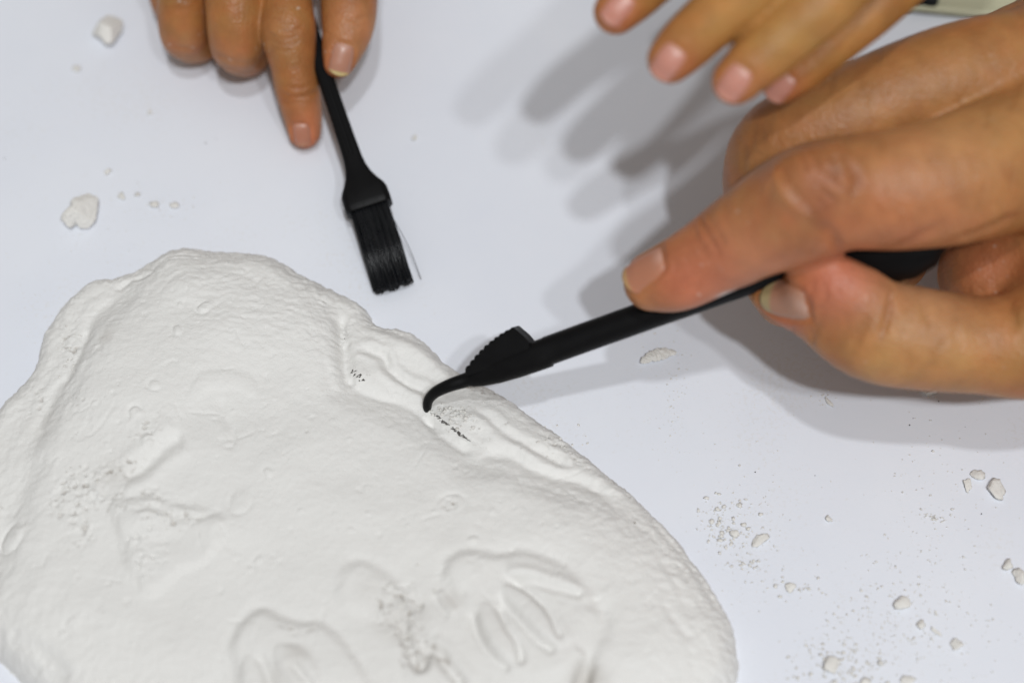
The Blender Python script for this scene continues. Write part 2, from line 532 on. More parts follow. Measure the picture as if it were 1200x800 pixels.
    bulge(430, 395, 6, 5, 1.0, 0, 12); bulge(478, 400, 8, 3.5, 1.5, -0.5, 12); bulge(520, 425, 6, 3.0, 0.9, -0.6, 11)
    groove([(415, 398), (446, 408), (455, 424), (478, 440), (498, 448), (505, 462)], 1.1, 1.0, 13, 0.5, 0.6)
    bulge(440, 430, 7, 5, 1.0, 0, 13)
    bulge(470, 425, 6, 3, -0.6, -0.5, 13)
    groove([(440, 372), (462, 384), (500, 400), (530, 428), (566, 446)], 1.6, 0.7, 10, 0.3, 0.8)
    bulge(560, 485, 7, 5, 1.4, 0, 12); bulge(600, 505, 9, 4, 1.0, -0.6, 12)
    groove([(556, 470), (590, 498), (630, 520), (672, 540)], 1.2, 0.8, 12, 0.4, 0.8)
    groove([(560, 522), (596, 520), (630, 538), (690, 552), (726, 574)], 1.4, 0.7, 15, 0.3, 0.8)
    rough(540, 484, 6, 4.5, 0.45, -0.5, 13, 0.04); rough(660, 522, 9, 2.2, 0.8, -0.6, 9, 0.45); rough(725, 560, 8, 2.0, 0.7, -0.65, 9, 0.35)
    rough(402, 385, 2.2, 6, 0.5, 0.1, 13, 0.15); rough(560, 452, 7, 2, 0.5, -0.4, 8, 0.5)
    rough(800, 660, 10, 1.8, 0.5, -0.9, 10, 0.2)
    # chipped hollow at the left with crumbly floor
    plateau([(131, 590), (138, 622), (152, 656), (166, 684), (184, 682), (214, 664), (246, 646), (262, 612), (244, 598), (204, 590), (160, 582)], 1.0, 1.5, 17, 2.2)
    bulge(120, 640, 5, 8, -0.6, 0.3)
    groove([(150, 600), (172, 590), (200, 598), (232, 606), (262, 592)], 1.0, 0.5, 17, 0.0, 0.8)
    bulge(168, 602, 3.2, 2.6, 0.9); bulge(205, 626, 5, 3, -0.5); bulge(160, 660, 3, 3, 0.4); bulge(268, 612, 5, 4, 0.6)
    rough(205, 604, 8, 2.2, 0.8, 0.0, 17, 0.45); rough(170, 640, 6, 8, 0.6, 0.3, 17, 0.1); rough(178, 578, 4, 3, 0.5, 0, 17, 0.3)
    rough(85, 575, 6, 7, 0.8, 0.2, 16, 0.5); rough(130, 545, 8, 2.6, 0.9, 0.4, 17, 0.7); rough(92, 620, 4, 5, 0.6, 0, 16, 0.35); rough(128, 580, 5, 5, 0.6, 0, 17, 0.35)
    rough(170, 495, 5, 4, 0.4, 0.4, 18, 0.3)
    groove([(0, 735), (30, 750), (55, 770), (75, 795)], 1.8, 0.8, 14, 0.2)
    # pressed oval figures near the front: a dished shape with a rounded wall and leaf-shaped furrows
    plateau([(584, 772), (556, 716), (534, 694), (521, 670), (526, 652), (548, 641), (582, 645), (614, 641), (650, 652), (676, 672), (700, 700), (704, 730), (680, 764), (630, 790)], 0.9, 1.6, 18, 0.3)
    groove([(556, 712), (534, 692), (519, 668), (524, 649), (546, 637), (580, 640), (612, 637), (650, 647), (676, 667)], 1.8, 0.4, 18, 0.0, 0.3)
    bulge(545, 668, 6, 6, 0.6)
    groove([(590, 664), (622, 664), (656, 676), (684, 684)], 1.5, -0.9, 18, 0, 0.2)
    groove([(586, 672), (622, 676), (660, 684), (686, 690)], 1.1, 0.9, 18, 0, 0.2)
    groove([(588, 680), (612, 700), (638, 726), (652, 742), (656, 755)], 3.0, -1.3, 18, 0, 0.2)
    groove([(596, 668), (626, 692), (646, 716), (660, 748)], 1.0, 1.5, 18, 0, 0.2)
    groove([(580, 690), (604, 716), (630, 744), (654, 760)], 1.0, 1.1, 18, 0, 0.2)
    groove([(566, 700), (576, 728), (594, 756), (604, 772)], 3.0, -1.1, 18, 0, 0.2)
    groove([(582, 700), (592, 726), (606, 750), (612, 776)], 1.0, 1.2, 18, 0, 0.2)
    groove([(552, 706), (560, 738), (578, 764), (600, 780)], 1.0, 1.0, 18, 0, 0.2)
    groove([(690, 690), (706, 712), (694, 740), (680, 760)], 2.0, 0.8, 18, 0.3, 0.2)
    groove([(512, 684), (524, 702), (532, 714)], 1.2, -0.6, 18); groove([(506, 690), (516, 706), (526, 718)], 0.8, 0.5, 18)
    bulge(683, 790, 1.8, 5.0, -3.0, -0.35, 18, 3)
    plateau([(286, 830), (274, 776), (270, 746), (286, 721), (306, 710), (328, 720), (352, 726), (376, 727), (402, 750), (424, 782), (440, 830), (360, 850)], 0.95, 1.5, 18, 0.3)
    groove([(270, 775), (267, 744), (284, 717), (306, 705), (328, 715), (352, 721), (376, 721), (402, 743), (424, 775), (440, 808)], 1.8, 0.4, 18, 0.0, 0.3)
    bulge(310, 740, 7, 6, 0.6)
    groove([(322, 752), (346, 776), (372, 808)], 3.2, -1.2, 18, 0, 0.2); groove([(338, 770), (366, 802), (380, 830)], 1.0, 1.2, 18, 0, 0.2)
    groove([(300, 760), (312, 790), (320, 820)], 1.2, 1.0, 18, 0, 0.2); groove([(286, 762), (296, 790), (300, 820)], 2.4, -0.9, 18, 0, 0.2)
    rough(344, 733, 5, 1.6, 0.5, -0.1, 18, 0.5)
    # third figure, half filled, and the broken seam that runs off to the front
    plateau([(414, 653), (400, 672), (396, 692), (404, 706), (426, 711), (456, 716), (480, 700), (455, 668), (430, 654)], 0.6, 1.6, 18, 0.4)
    groove([(404, 656), (422, 650), (452, 664), (480, 690), (498, 720)], 1.6, 0.4, 18, 0.0, 0.2)
    for q in [(345, 765, 3, .22), (470, 725, 7, .20), (440, 690, 6, .12), (500, 770, 6, .16), (530, 700, 3, .22), (560, 740, 9, .10), (325, 795, 5, .16), (450, 745, 26, .07), (610, 745, 22, .05), (330, 785, 16, .07), (200, 760, 30, .04), (525, 640, 12, .05), (690, 790, 4, .35), (120, 385, 2, .2), (45, 480, 4, .08), (130, 550, 4, .15)]: blot(*q)  # tan stains; the wide faint blots at the front paint its shade in
    bulge(430, 680, 6, 6, 0.5)
    rough(464, 702, 6, 6.5, 0.9, 0, 18, 0.7, 0.2); rough(480, 742, 4.5, 9, 0.8, 0.2, 18, 0.6, 0.2)
    groove([(470, 720), (478, 748), (488, 772), (496, 768), (494, 740)], 1.1, 1.2, 18, 0.4, 0.4, True, 0.5)
    groove([(498, 748), (516, 764), (532, 784), (546, 806)], 1.2, 1.2, 18, 0.4, 0.6, True, 0.8)
    groove([(780, 700), (792, 722), (812, 744)], 1.0, 0.4, 15); groove([(772, 640), (800, 690), (818, 720)], 1.2, 0.3, 14)
    groove([(752, 588), (790, 628), (822, 668), (850, 716)], 0.8, 0.4, 11, 0.2, 0.6)
    Z += 0.035 * n_fine * sstep(0, 2, dd)
    # open pin-holes, little chips and scrapes all over
    pn = fbm(X / 1.25 + 11, Y / 1.25, 7.7, 2); reg = fbm(X / 16 + 4, Y / 16, 3.3, 2)
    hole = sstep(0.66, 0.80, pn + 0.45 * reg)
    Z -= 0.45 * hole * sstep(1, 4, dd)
    stain_shade = np.maximum(stain_shade, 0.35 * hole)
    chip = sstep(0.30, 0.36, fbm(X / 4.5 + 2, Y / 4.5, 1.1, 3) + 0.35 * reg - 0.12)
    Z -= 0.16 * chip * (1 + n_fine) * sstep(2, 6, dd)
    for k in range(46):
        x, y = rr.uniform(60, 800), rr.uniform(310, 780); a = rr.uniform(0, 3.14); L = rr.uniform(6, 26)
        groove([(x - L * math.cos(a), y - L * math.sin(a)), (x + rr.uniform(-3, 3), y + rr.uniform(-3, 3)), (x + L * math.cos(a), y + L * math.sin(a))], rr.uniform(.25, .45), rr.uniform(.08, .22), 17, 0.03, 0.3)
    bulge(504, 484, 1.6, 1.2, -1.3, -0.6, 14); bulge(516, 491, 2.2, 0.9, -0.7, -0.6, 14)

    # the mesh: top sheet of the kept cells, its rim dropped to the paper
    keep = dO0 > -0.55
    Z = np.where((dO <= 0.02) | (dO0 < 0), -0.16, np.maximum(Z, 0.02))
    cell = keep[:-1, :-1] & keep[1:, :-1] & keep[:-1, 1:] & keep[1:, 1:]
    nx, ny = X.shape
    idx = np.arange(nx * ny).reshape(nx, ny)
    q = np.stack([idx[:-1, :-1][cell], idx[1:, :-1][cell], idx[1:, 1:][cell], idx[:-1, 1:][cell]], 1)
    used = np.unique(q)
    remap = np.full(nx * ny, -1); remap[used] = np.arange(len(used))
    V = np.stack([X.ravel()[used], Y.ravel()[used], Z.ravel()[used]], 1)
    org = np.array([(x0 + x1) / 2, (y0 + y1) / 2, 0])
    root = thing('plaster_slab', 'off-white cast plaster slab with pressed shapes and pits, lying on the paper', 'plaster slab', org)
    mesh_obj('body', V, remap[q], M_PLASTER, root, True, {'stain_shade': np.clip(stain_shade.ravel()[used], 0, 1)}, org)
    def height(x, y):
        i = np.clip(((np.asarray(x) - xs[0]) / h).astype(int), 0, nx - 1); j = np.clip(((np.asarray(y) - ys[0]) / h).astype(int), 0, ny - 1)
        return Z[i, j]
    return root, height

slab, slab_z = build_slab()

def on_slab(px, py):
    """the point of the slab's surface seen at a place on the photograph"""
    z = 12.0
    for _ in range(30):
        p = at(px, py, z)
        z = 0.5 * z + 0.5 * float(slab_z(p[0], p[1]))
    p = at(px, py, z); p[2] = z
    return p

def exposed_bone(pts, width, seed, thresh):
    """dark ragged bone that breaks through the plaster along a line"""
    P = np.array([on_slab(x, y)[:2] for x, y in pts])
    P = catmull(P, 24)
    lo, hi = P.min(0) - width * 2, P.max(0) + width * 2
    xs = np.arange(lo[0], hi[0], 0.13); ys = np.arange(lo[1], hi[1], 0.13)
    X, Y = np.meshgrid(xs, ys, indexing='ij')
    d, t = dist_polyline(X, Y, P)
    n = fbm(X / 0.75 + seed, Y / 0.75, seed, 3, 0.6)
    w = width * np.minimum(1, np.minimum(sstep(-0.02, 0.2, t), sstep(-0.02, 0.3, 1 - t)) + 0.15)
    f = n + thresh - (d / w) ** 2
    Z = slab_z(X, Y) - 0.5 + 0.62 * np.clip(f * 2.0, 0, 1) + 0.12 * n
    keep = d < width * 1.8
    cell = keep[:-1, :-1] & keep[1:, :-1] & keep[:-1, 1:] & keep[1:, 1:]
    idx = np.arange(X.size).reshape(X.shape)
    q = np.stack([idx[:-1, :-1][cell], idx[1:, :-1][cell], idx[1:, 1:][cell], idx[:-1, 1:][cell]], 1)
    used = np.unique(q); rm = np.full(X.size, -1); rm[used] = np.arange(len(used))
    V = np.stack([X.ravel(), Y.ravel(), Z.ravel()], 1)[used]
    o = mesh_obj('exposed_bone', V, rm[q], M_BONE, slab, True, None, V.mean(0))
    o['label'] = 'dark grey scrap of bone showing through the plaster'
exposed_bone([(411, 433), (418, 440), (428, 446)], 1.3, 3.0, 0.5)
exposed_bone([(404, 396), (406, 402)], 0.5, 6.0, 0.15)
exposed_bone([(503, 483), (514, 490), (526, 499), (540, 509), (553, 518)], 0.75, 9.0, 0.55)

# ------------------------------------------------------------------ crumbs, chunks and dust
def ico(level):
    import bmesh
    bm = bmesh.new()
    bmesh.ops.create_icosphere(bm, subdivisions=level, radius=1.0)
    V = np.array([v.co[:] for v in bm.verts]); Fc = np.array([[v.index for v in f.verts] for f in bm.faces])
    bm.free()
    return V, Fc
_ico = {k: ico(k) for k in (1, 2, 3, 5)}

def lump(seed, size, level, rough_amp=0.2, cuts=7):
    """a broken piece: a ball cut by planes, roughened, resting on z = 0"""
    r = np.random.RandomState(seed)
    V, Fc = _ico[level]
    V = V.copy()
    for k in range(cuts):
        n = nrm(r.normal(size=3)); d = r.uniform(0.35, 0.78)
        ex = np.clip(V @ n - d, 0, None)
        V -= ex[:, None] * n * 0.92
    V *= (1 + 1.5 * rough_amp * fbm(V[:, 0] * 1.9 + seed * 3.1, V[:, 1] * 1.9, V[:, 2] * 1.9, 4, 0.7))[:, None]
    V = V / np.abs(V).max(0) * np.asarray(size) / 2
    V[:, 2] = np.maximum(V[:, 2], np.percentile(V[:, 2], 12))
    V[:, 2] -= V[:, 2].min()
    return V, Fc

def crumb(px, py, size, rot, seed, label, name='plaster_crumb', group=None, level=3, cuts=10, rough_amp=0.25, outline=None):
    c = at(px, py, size[2] * 0.45); c[2] = 0.03
    if outline is None:
        V, Fc = lump(seed, size, level, rough_amp, cuts)
    else:
        # plan shape from an outline (mm), swollen into a lump with a broken top
        V, Fc = _ico[level]
        a = np.arctan2(V[:, 1], V[:, 0]); rad = np.hypot(V[:, 0], V[:, 1]) ** 0.75
        ol = np.array(outline, float); ol = np.vstack([ol, ol[:1]])
        op = np.vstack([ol[i] + (ol[i + 1] - ol[i]) * t for i in range(len(ol) - 1) for t in np.linspace(0, 1, 20, endpoint=False)])
        oa = np.arctan2(op[:, 1], op[:, 0]); od = np.hypot(op[:, 0], op[:, 1])
        k = np.argsort(oa)
        R_ = np.interp(a, np.concatenate([oa[k] - 2 * math.pi, oa[k], oa[k] + 2 * math.pi]), np.tile(od[k], 3))
        V = np.stack([np.cos(a) * rad * R_, np.sin(a) * rad * R_, (V[:, 2] * 0.5 + 0.5) * size[2]], 1)
        q = np.random.RandomState(seed)
        for kk in range(7):                          # broken faces on the top and sides
            n = nrm(np.array([q.normal(), q.normal(), abs(q.normal()) + 0.25])); d_ = np.percentile(V @ n, q.uniform(80, 95))
            ex = np.clip(V @ n - d_, 0, None)
            V = V - ex[:, None] * n * 0.95
        V[:, :2] *= np.ptp(op, axis=0) / np.ptp(V[:, :2], axis=0); V[:, 2] *= size[2] / np.ptp(V[:, 2])
        V = V + 0.22 * np.stack([fbm(V[:, 0] * .8 + seed + 9 * m, V[:, 1] * .8, V[:, 2] * .8, 4, 0.7) for m in range(3)], 1)
        V[:, 2] -= V[:, 2].min()
    cr, sr = math.cos(rot), math.sin(rot)
    V = np.stack([V[:, 0] * cr - V[:, 1] * sr, V[:, 0] * sr + V[:, 1] * cr, V[:, 2]], 1) + c
    o = mesh_obj(name, V, Fc, M_CRUMB, None, False, None, c)
    return tag(o, label, 'crumb' if name == 'plaster_crumb' else 'plaster chunk', group)

crumb(124, 36, (8.5, 10.5, 5.5), 0, 11, 'wedge-shaped white plaster chunk beside the small dusty hand', 'plaster_chunk', None, 5, 6, 0.25,
      [(3.6, 4.6), (4.0, 0.5), (2.2, -4.8), (0.6, -5.2), (-1.2, -2.6), (-4.2, -0.5), (-2.6, 3.2), (1.2, 5.2)])
crumb(95, 249, (9.5, 10.5, 6), 0, 23, 'jagged notched plaster chunk on the paper above the slab rim', 'plaster_chunk', None, 5, 6, 0.25,
      [(3.8, 3.8), (4.0, -1.5), (2.2, -5.0), (0.2, -4.2), (-1.0, -2.6), (-2.6, -4.0), (-4.6, -2.0), (-2.6, 0.6), (-3.0, 4.6), (0.5, 5.0)])
G1 = 'little round crumbs beside the jagged chunk'
for k, (x, y, d) in enumerate([(127, 201, 1.9), (143, 230, 2.4), (161, 228, 1.6), (180, 239, 2.6), (205, 239, 2.6)]):
    crumb(x, y, (d, d * 1.15, d * 0.6), k * 1.3, 40 + k, 'tiny round plaster crumb in the loose row beside the jagged chunk', 'plaster_crumb', G1, 2)
crumb(89, 80, (2.6, 2.6, 1.4), .3, 50, 'small round plaster crumb just below the wedge-shaped chunk')
crumb(176, 131, (2.2, 1.8, 1.0), .6, 51, 'small flat plaster crumb below the curled fingers of the brush hand')
crumb(486, 162, (2.4, 1.8, .9), .9, 52, 'lone flat plaster crumb on the paper beside the brush handle')
crumb(1165, 572, (5.2, 6.8, 2.0), .4, 53, 'broad flat plaster flake, largest of the three flakes lying together', 'plaster_crumb', None, 3, 5, .2)
crumb(1145, 557, (4.2, 3.6, 1.6), .2, 54, 'rounded plaster flake touching a thin one, beside the broad flake')
crumb(1134, 567, (2.4, 4.2, 1.3), -.3, 55, 'thin upright plaster flake tucked against the rounded flake')
crumb(1181, 659, (2.8, 3.6, 2.0), -.5, 56, 'smaller plaster lump of a pair below the three flakes')
crumb(1196, 675, (4.0, 4.6, 2.0), .2, 57, 'larger plaster lump of a pair below the three flakes')
crumb(1057, 706, (4.2, 3.2, 2.0), .4, 58, 'oval pebble-like plaster crumb amid fine dust on the paper', 'plaster_crumb', None, 3, 4, .15)
crumb(1079, 731, (2.4, 3.0, 1.3), -.5, 59, 'pale oblong crumb next to the short stick-shaped crumb')
crumb(1098, 740, (1.1, 3.2, 1.0), .7, 60, 'short stick-shaped plaster crumb on the paper')
crumb(1123, 754, (3.4, 2.6, 1.7), 0, 61, 'grubby grey-green plaster crumb beside the stick-shaped crumb')
crumb(975, 778, (4.6, 4.0, 1.8), .6, 62, 'craggy double plaster crumb close to the slab rounded corner')
crumb(1013, 798, (3.2, 2.2, 1.4), .1, 63, 'tan plaster crumb on the paper next to the craggy double crumb')
crumb(1064, 797, (3.6, 2.4, 1.3), -.1, 64, 'white flat crumb on the paper past the tan crumb')
crumb(890, 632, (5.2, 2.4, 1.2), .6, 65, 'bent plaster flake beside the scatter of grains near the slab rim')
crumb(862, 625, (2.6, 1.8, 1.2), .2, 66, 'blunt grain largest in the scatter beside the bent flake')
crumb(971, 471, (3.6, 1.2, .8), -.9, 67, 'thin plaster sliver in the shadow of the large hand')
crumb(1090, 458, (4.2, 2.2, 1.6), .1, 68, 'knobbly brown plaster crumb just under the large thumb')
crumb(971, 607, (1.8, 2.0, 1.0), .1, 69, 'single small grain alone on the bare paper')
crumb(927, 688, (2.6, 2.6, 1.0), .1, 70, 'faint flat grain on the paper beside the slab right rim')
# a curved rim chip
def rim_chip():
    c = at(769, 419, 1.0)
    P = []
    for k in range(25):
        t = k / 24
        a = math.radians(112 - 44 * t)
        P.append((12.5 * math.cos(a) + 0.6, 12.5 * math.sin(a) - 11.8, 0.9 * math.sin(math.pi * t) ** 0.6 + 0.12))
    V, Fc = [], []
    r = np.random.RandomState(3)
    for k, (x, y, w) in enumerate(P):
        n = nrm((x - 0.6, y + 11.8, 0))
        for j in range(10):
            b = 2 * math.pi * j / 10
            rr = w * (1 + 0.25 * r.uniform(-1, 1))
            V.append(np.array([x, y, 0.85]) + n * rr * math.cos(b) * 1.5 + np.array([0, 0, 0.85 * rr * math.sin(b)]))
    for k in range(24):
        for j in range(10):
            Fc.append((k * 10 + j, k * 10 + (j + 1) % 10, k * 10 + 10 + (j + 1) % 10, k * 10 + 10 + j))
    Fc += [tuple(range(9, -1, -1)), tuple(range(240, 250))]
    V = np.array(V); V[:, 2] -= V[:, 2].min()
    rot = math.radians(18); cr, sr = math.cos(rot), math.sin(rot)
    V = np.stack([V[:, 0] * cr - V[:, 1] * sr, V[:, 0] * sr + V[:, 1] * cr, V[:, 2]], 1) + np.array([c[0], c[1], 0.03])
    o = mesh_obj('plaster_chip', V, Fc, M_CRUMB, None, False, None, (c[0], c[1], 0.03))
    tag(o, 'curved crescent plaster chip lying under the black tool handle', 'plaster chip')
rim_chip()

def grains(name, mat, places, sizes, zfun, seed, label=None, cat=None):
    """a mass of tiny grains as one object; places are points (mm)"""
    r = np.random.RandomState(seed)
    n = len(places)
    B, BF = _ico[1]
    m = len(B)
    V = np.repeat(B[None], n, 0) * (1 + r.uniform(-.4, .3, (n, m, 1)))
    q = r.normal(size=(n, 3, 3)); q = np.linalg.qr(q)[0]
    V = V * r.uniform(.5, 1.4, (n, 1, 3))
    V = np.einsum('nij,nkj->nki', q, V)
    V *= sizes[:, None, None] * np.array([1, 1, .45]) * 0.5
    V[:, :, 2] -= V[:, :, 2].min(1)[:, None]
    V[:, :, :2] += places[:, None, :2]
    V[:, :, 2] += (zfun(places[:, 0], places[:, 1]))[:, None] - 0.03
    Fc = (BF[None] + (np.arange(n) * m)[:, None, None]).reshape(-1, 3)
    o = mesh_obj(name, V.reshape(-1, 3), Fc, mat, None, False)
    o['kind'] = 'stuff'
    if label: tag(o, label, cat)
    return o

def scatter():
    r = np.random.RandomState(21)
    px, sz = [], []
    def cl(x, y, sx, sy, n, s0, s1, rot=0.0):
        n = int(n * 2.2)
        a = r.normal(size=(n, 2)) * (sx, sy)
        c, s = math.cos(rot), math.sin(rot)
        for u, v in a:
            px.append((x + u * c - v * s, y + u * s + v * c)); sz.append(0.75 * (s0 + (s1 - s0) * r.rand() ** 3.2))
    cl(850, 615, 16, 18, 60, .4, 1.9); cl(885, 620, 30, 45, 150, .15, .8); cl(880, 662, 12, 16, 40, .2, 1.4); cl(860, 690, 25, 30, 60, .15, .5)
    cl(1085, 600, 40, 60, 150, .15, .8); cl(1090, 607, 12, 5, 14, .5, 1.3); cl(1060, 720, 55, 40, 260, .15, .9); cl(1010, 750, 45, 35, 240, .15, 1.0, -.6)
    cl(985, 785, 25, 18, 140, .2, 1.5); cl(1100, 780, 60, 30, 100, .15, .6); cl(935, 690, 22, 10, 10, .5, 1.5)
    cl(790, 455, 8, 40, 50, .2, .8); cl(800, 500, 20, 40, 60, .15, .5); cl(770, 410, 22, 8, 16, .2, .8); cl(860, 500, 60, 40, 60, .1, .4)
    cl(965, 468, 8, 8, 12, .3, .9); cl(1090, 458, 10, 4, 16, .3, 1.0); cl(1150, 470, 60, 20, 40, .15, .6); cl(1120, 540, 60, 40, 40, .15, .6)
    cl(60, 220, 60, 60, 180, .1, .45); cl(160, 250, 50, 25, 150, .12, .5); cl(110, 285, 40, 18, 80, .12, .5); cl(30, 160, 25, 30, 40, .15, .6)
    cl(190, 245, 18, 12, 16, .4, 1.2); cl(80, 60, 60, 40, 60, .1, .4); cl(25, 290, 30, 60, 60, .1, .5); cl(260, 200, 80, 50, 60, .1, .45)
    cl(470, 420, 60, 30, 20, .1, .4); cl(250, 250, 90, 15, 80, .1, .4); cl(600, 340, 150, 60, 30, .1, .4)
    for k in range(120): px.append((r.uniform(0, 1200), r.uniform(0, 800))); sz.append(r.uniform(.1, .35))
    P = np.array([at(x, y, 0)[:2] for x, y in px]); sz = np.array(sz)
    ok = slab_z(P[:, 0], P[:, 1]) <= 0.02
    lo = catmull(poly_world(OUTLINE, 7), 200, True)
    ok &= ~inside(P[:, 0], P[:, 1], lo)
    grains('plaster_dust', M_CRUMB, P[ok], sz[ok], lambda x, y: np.zeros_like(x), 4, 'fine white plaster dust and grains scattered over the paper', 'plaster dust')
    D = [(253, 163), (955, 557), (885, 553), (1131, 500), (1066, 498), (1150, 602), (241, 168), (1070, 490), (1100, 470), (6, 186)]
    grains('dark_grit', M_BONE, np.array([at(x, y, 0)[:2] for x, y in D]), r.uniform(.25, .5, len(D)), lambda x, y: np.zeros_like(x), 6, 'few dark specks of grit on the white paper', 'grit')
    # loose crumbs on the slab where the pick has scraped
    q, s2 = [], []
    for x, y, sx, sy, n, s0, s1 in [(541, 486, 9, 8, 55, .25, 1.2), (522, 484, 12, 4, 30, .25, 1.0), (510, 484, 8, 3, 30, .25, .8), (528, 495, 10, 5, 20, .2, .7), (560, 495, 20, 14, 60, .15, .6), (402, 400, 4, 16, 40, .15, .5),
                                    (420, 442, 12, 6, 30, .15, .5), (82, 400, 8, 25, 50, .2, .8), (88, 575, 15, 20, 70, .2, .7), (200, 604, 24, 8, 60, .2, .8), (475, 712, 12, 22, 70, .25, .9), (660, 520, 30, 12, 60, .2, .8)]:
        for k in range(n):
            p = on_slab(x + r.normal() * sx, y + r.normal() * sy); q.append(p[:2]); s2.append(s0 + (s1 - s0) * r.rand() ** 2)
    grains('loose_crumbs', M_CRUMB, np.array(q), np.array(s2), slab_z, 8, 'loose plaster crumbs scraped up on the slab around the pick tip', 'plaster crumbs')
scatter()
#HANDS
# ------------------------------------------------------------------ hands: smooth blended volumes turned into one skin each
def smin(a, b, k):
    hh = np.maximum(k - np.abs(a - b), 0) / k
    return np.minimum(a, b) - hh * hh * k * 0.25

class Flesh:
    """a distance field on a grid; shapes are blended in, lines and folds carved, then skinned as one mesh"""
    def __init__(self, lo, hi, h):
        self.lo = np.asarray(lo, float); self.h = h
        self.n = np.ceil((np.asarray(hi) - self.lo) / h).astype(int) + 1
        self.D = np.full(self.n, 40.0, np.float32)
        self.lines = []
        self.ax = [(self.lo[k] + h * np.arange(self.n[k])).astype(np.float32) for k in range(3)]
    def sub(self, lo, hi):
        s = []
        for k in range(3):
            a = int(np.clip(math.floor((lo[k] - self.lo[k]) / self.h), 0, self.n[k])); b = int(np.clip(math.ceil((hi[k] - self.lo[k]) / self.h) + 1, 0, self.n[k]))
            s.append(slice(a, max(a, b)))
        s = tuple(s)
        g = (self.ax[0][s[0]][:, None, None], self.ax[1][s[1]][None, :, None], self.ax[2][s[2]][None, None, :])
        return s, g
    def tube(self, pts, k=3.0, dense=5, kroot=None, rootlen=12.0, margin=7.0):
        """pts rows x, y, z, r (mm). kroot: blend width at the last point, fading to k over rootlen"""
        P = catmull(np.asarray(pts, float), dense * (len(pts) - 1) + 1)
        lo = (P[:, :3] - P[:, 3:]).min(0) - margin; hi = (P[:, :3] + P[:, 3:]).max(0) + margin
        S_, G = self.sub(lo, hi)
        T = np.full(self.D[S_].shape, 40.0, np.float32)
        if T.size == 0: return
        off = [S_[q].start for q in range(3)]
        for i in range(len(P) - 1):
            a, b = P[i], P[i + 1]
            l2 = np.minimum(a[:3] - a[3], b[:3] - b[3]) - margin; h2 = np.maximum(a[:3] + a[3], b[:3] + b[3]) + margin
            s, g = self.sub(l2, h2)
            ls = tuple(slice(s[q].start - off[q], s[q].stop - off[q]) for q in range(3))
            d = b[:3] - a[:3]; L2 = float(d @ d) + 1e-9
            px, py, pz = g[0] - np.float32(a[0]), g[1] - np.float32(a[1]), g[2] - np.float32(a[2])
            t = np.clip((px * d[0] + py * d[1] + pz * d[2]) / L2, 0, 1).astype(np.float32)
            dist = np.sqrt((px - t * np.float32(d[0])) ** 2 + (py - t * np.float32(d[1])) ** 2 + (pz - t * np.float32(d[2])) ** 2) - (a[3] + (b[3] - a[3]) * t)
            T[ls] = np.minimum(T[ls], dist.astype(np.float32))
        if kroot:
            e = P[-1, :3]
            rd = np.sqrt((G[0] - e[0]) ** 2 + (G[1] - e[1]) ** 2 + (G[2] - e[2]) ** 2)
            kk = (k + (kroot - k) * (1 - sstep(rootlen * 0.4, rootlen * 1.6, rd))).astype(np.float32)
        else:
            kk = np.float32(k)
        self.D[S_] = smin(self.D[S_], T, kk)
    def val(self, p):
        p = np.atleast_2d(p)
        f = (p - self.lo) / self.h
        f = np.clip(f, 0, self.n - 1.001)
        i = f.astype(int); f = f - i
        D = self.D; x, y, z = i.T; u, v, w = f.T
        c = lambda a, b, d: D[x + a, y + b, z + d]
        return (((c(0,0,0)*(1-u)+c(1,0,0)*u)*(1-v) + (c(0,1,0)*(1-u)+c(1,1,0)*u)*v)*(1-w)
                + ((c(0,0,1)*(1-u)+c(1,0,1)*u)*(1-v) + (c(0,1,1)*(1-u)+c(1,1,1)*u)*v)*w)
    def grad(self, p, e=None):
        e = e or self.h
        p = np.atleast_2d(p)
        g = np.stack([self.val(p + d) - self.val(p - d) for d in np.eye(3) * e], 1)
        return g / (np.linalg.norm(g, axis=1)[:, None] + 1e-9)
    def hit(self, px, py):
        """the point of the skin seen at a place on the photograph"""
        d = ray(px, py)
        t = np.arange(120, 520, 0.4)
        P = CAM + d * t[:, None]
        ins = np.all((P > self.lo) & (P < self.lo + self.h * (self.n - 1)), 1)
        v = np.where(ins, self.val(P), 9)
        k = np.where(v < 0)[0]
        if len(k) == 0:
            k = [int(np.argmin(v))]
        return P[k[0]]
    def crease(self, pts, depth, width, world=None):
        P = np.array([self.hit(x, y) for x, y in pts]) if world is None else np.asarray(world)
        P = catmull(P, 8 * len(P))
        s, g = self.sub(P.min(0) - 4 * width, P.max(0) + 4 * width)
        if self.D[s].size == 0: return
        best = np.full(self.D[s].shape, 1e9, np.float32); par = np.zeros_like(best)
        for i in range(len(P) - 1):
            a, d = P[i], P[i + 1] - P[i]
            px, py, pz = g[0] - a[0], g[1] - a[1], g[2] - a[2]
            t = np.clip((px * d[0] + py * d[1] + pz * d[2]) / (d @ d + 1e-9), 0, 1)
            q = (px - t * d[0]) ** 2 + (py - t * d[1]) ** 2 + (pz - t * d[2]) ** 2
            m = q < best
            best[m] = q[m]; par[m] = ((i + t) / (len(P) - 1))[m]
        w = np.minimum(sstep(0, 0.25, par), sstep(0, 0.25, 1 - par))
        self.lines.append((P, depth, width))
        self.D[s] += (2.3 * depth * w * (np.exp(-best / width ** 2) - 0.22 * np.exp(-best / (2.4 * width) ** 2))).astype(np.float32)
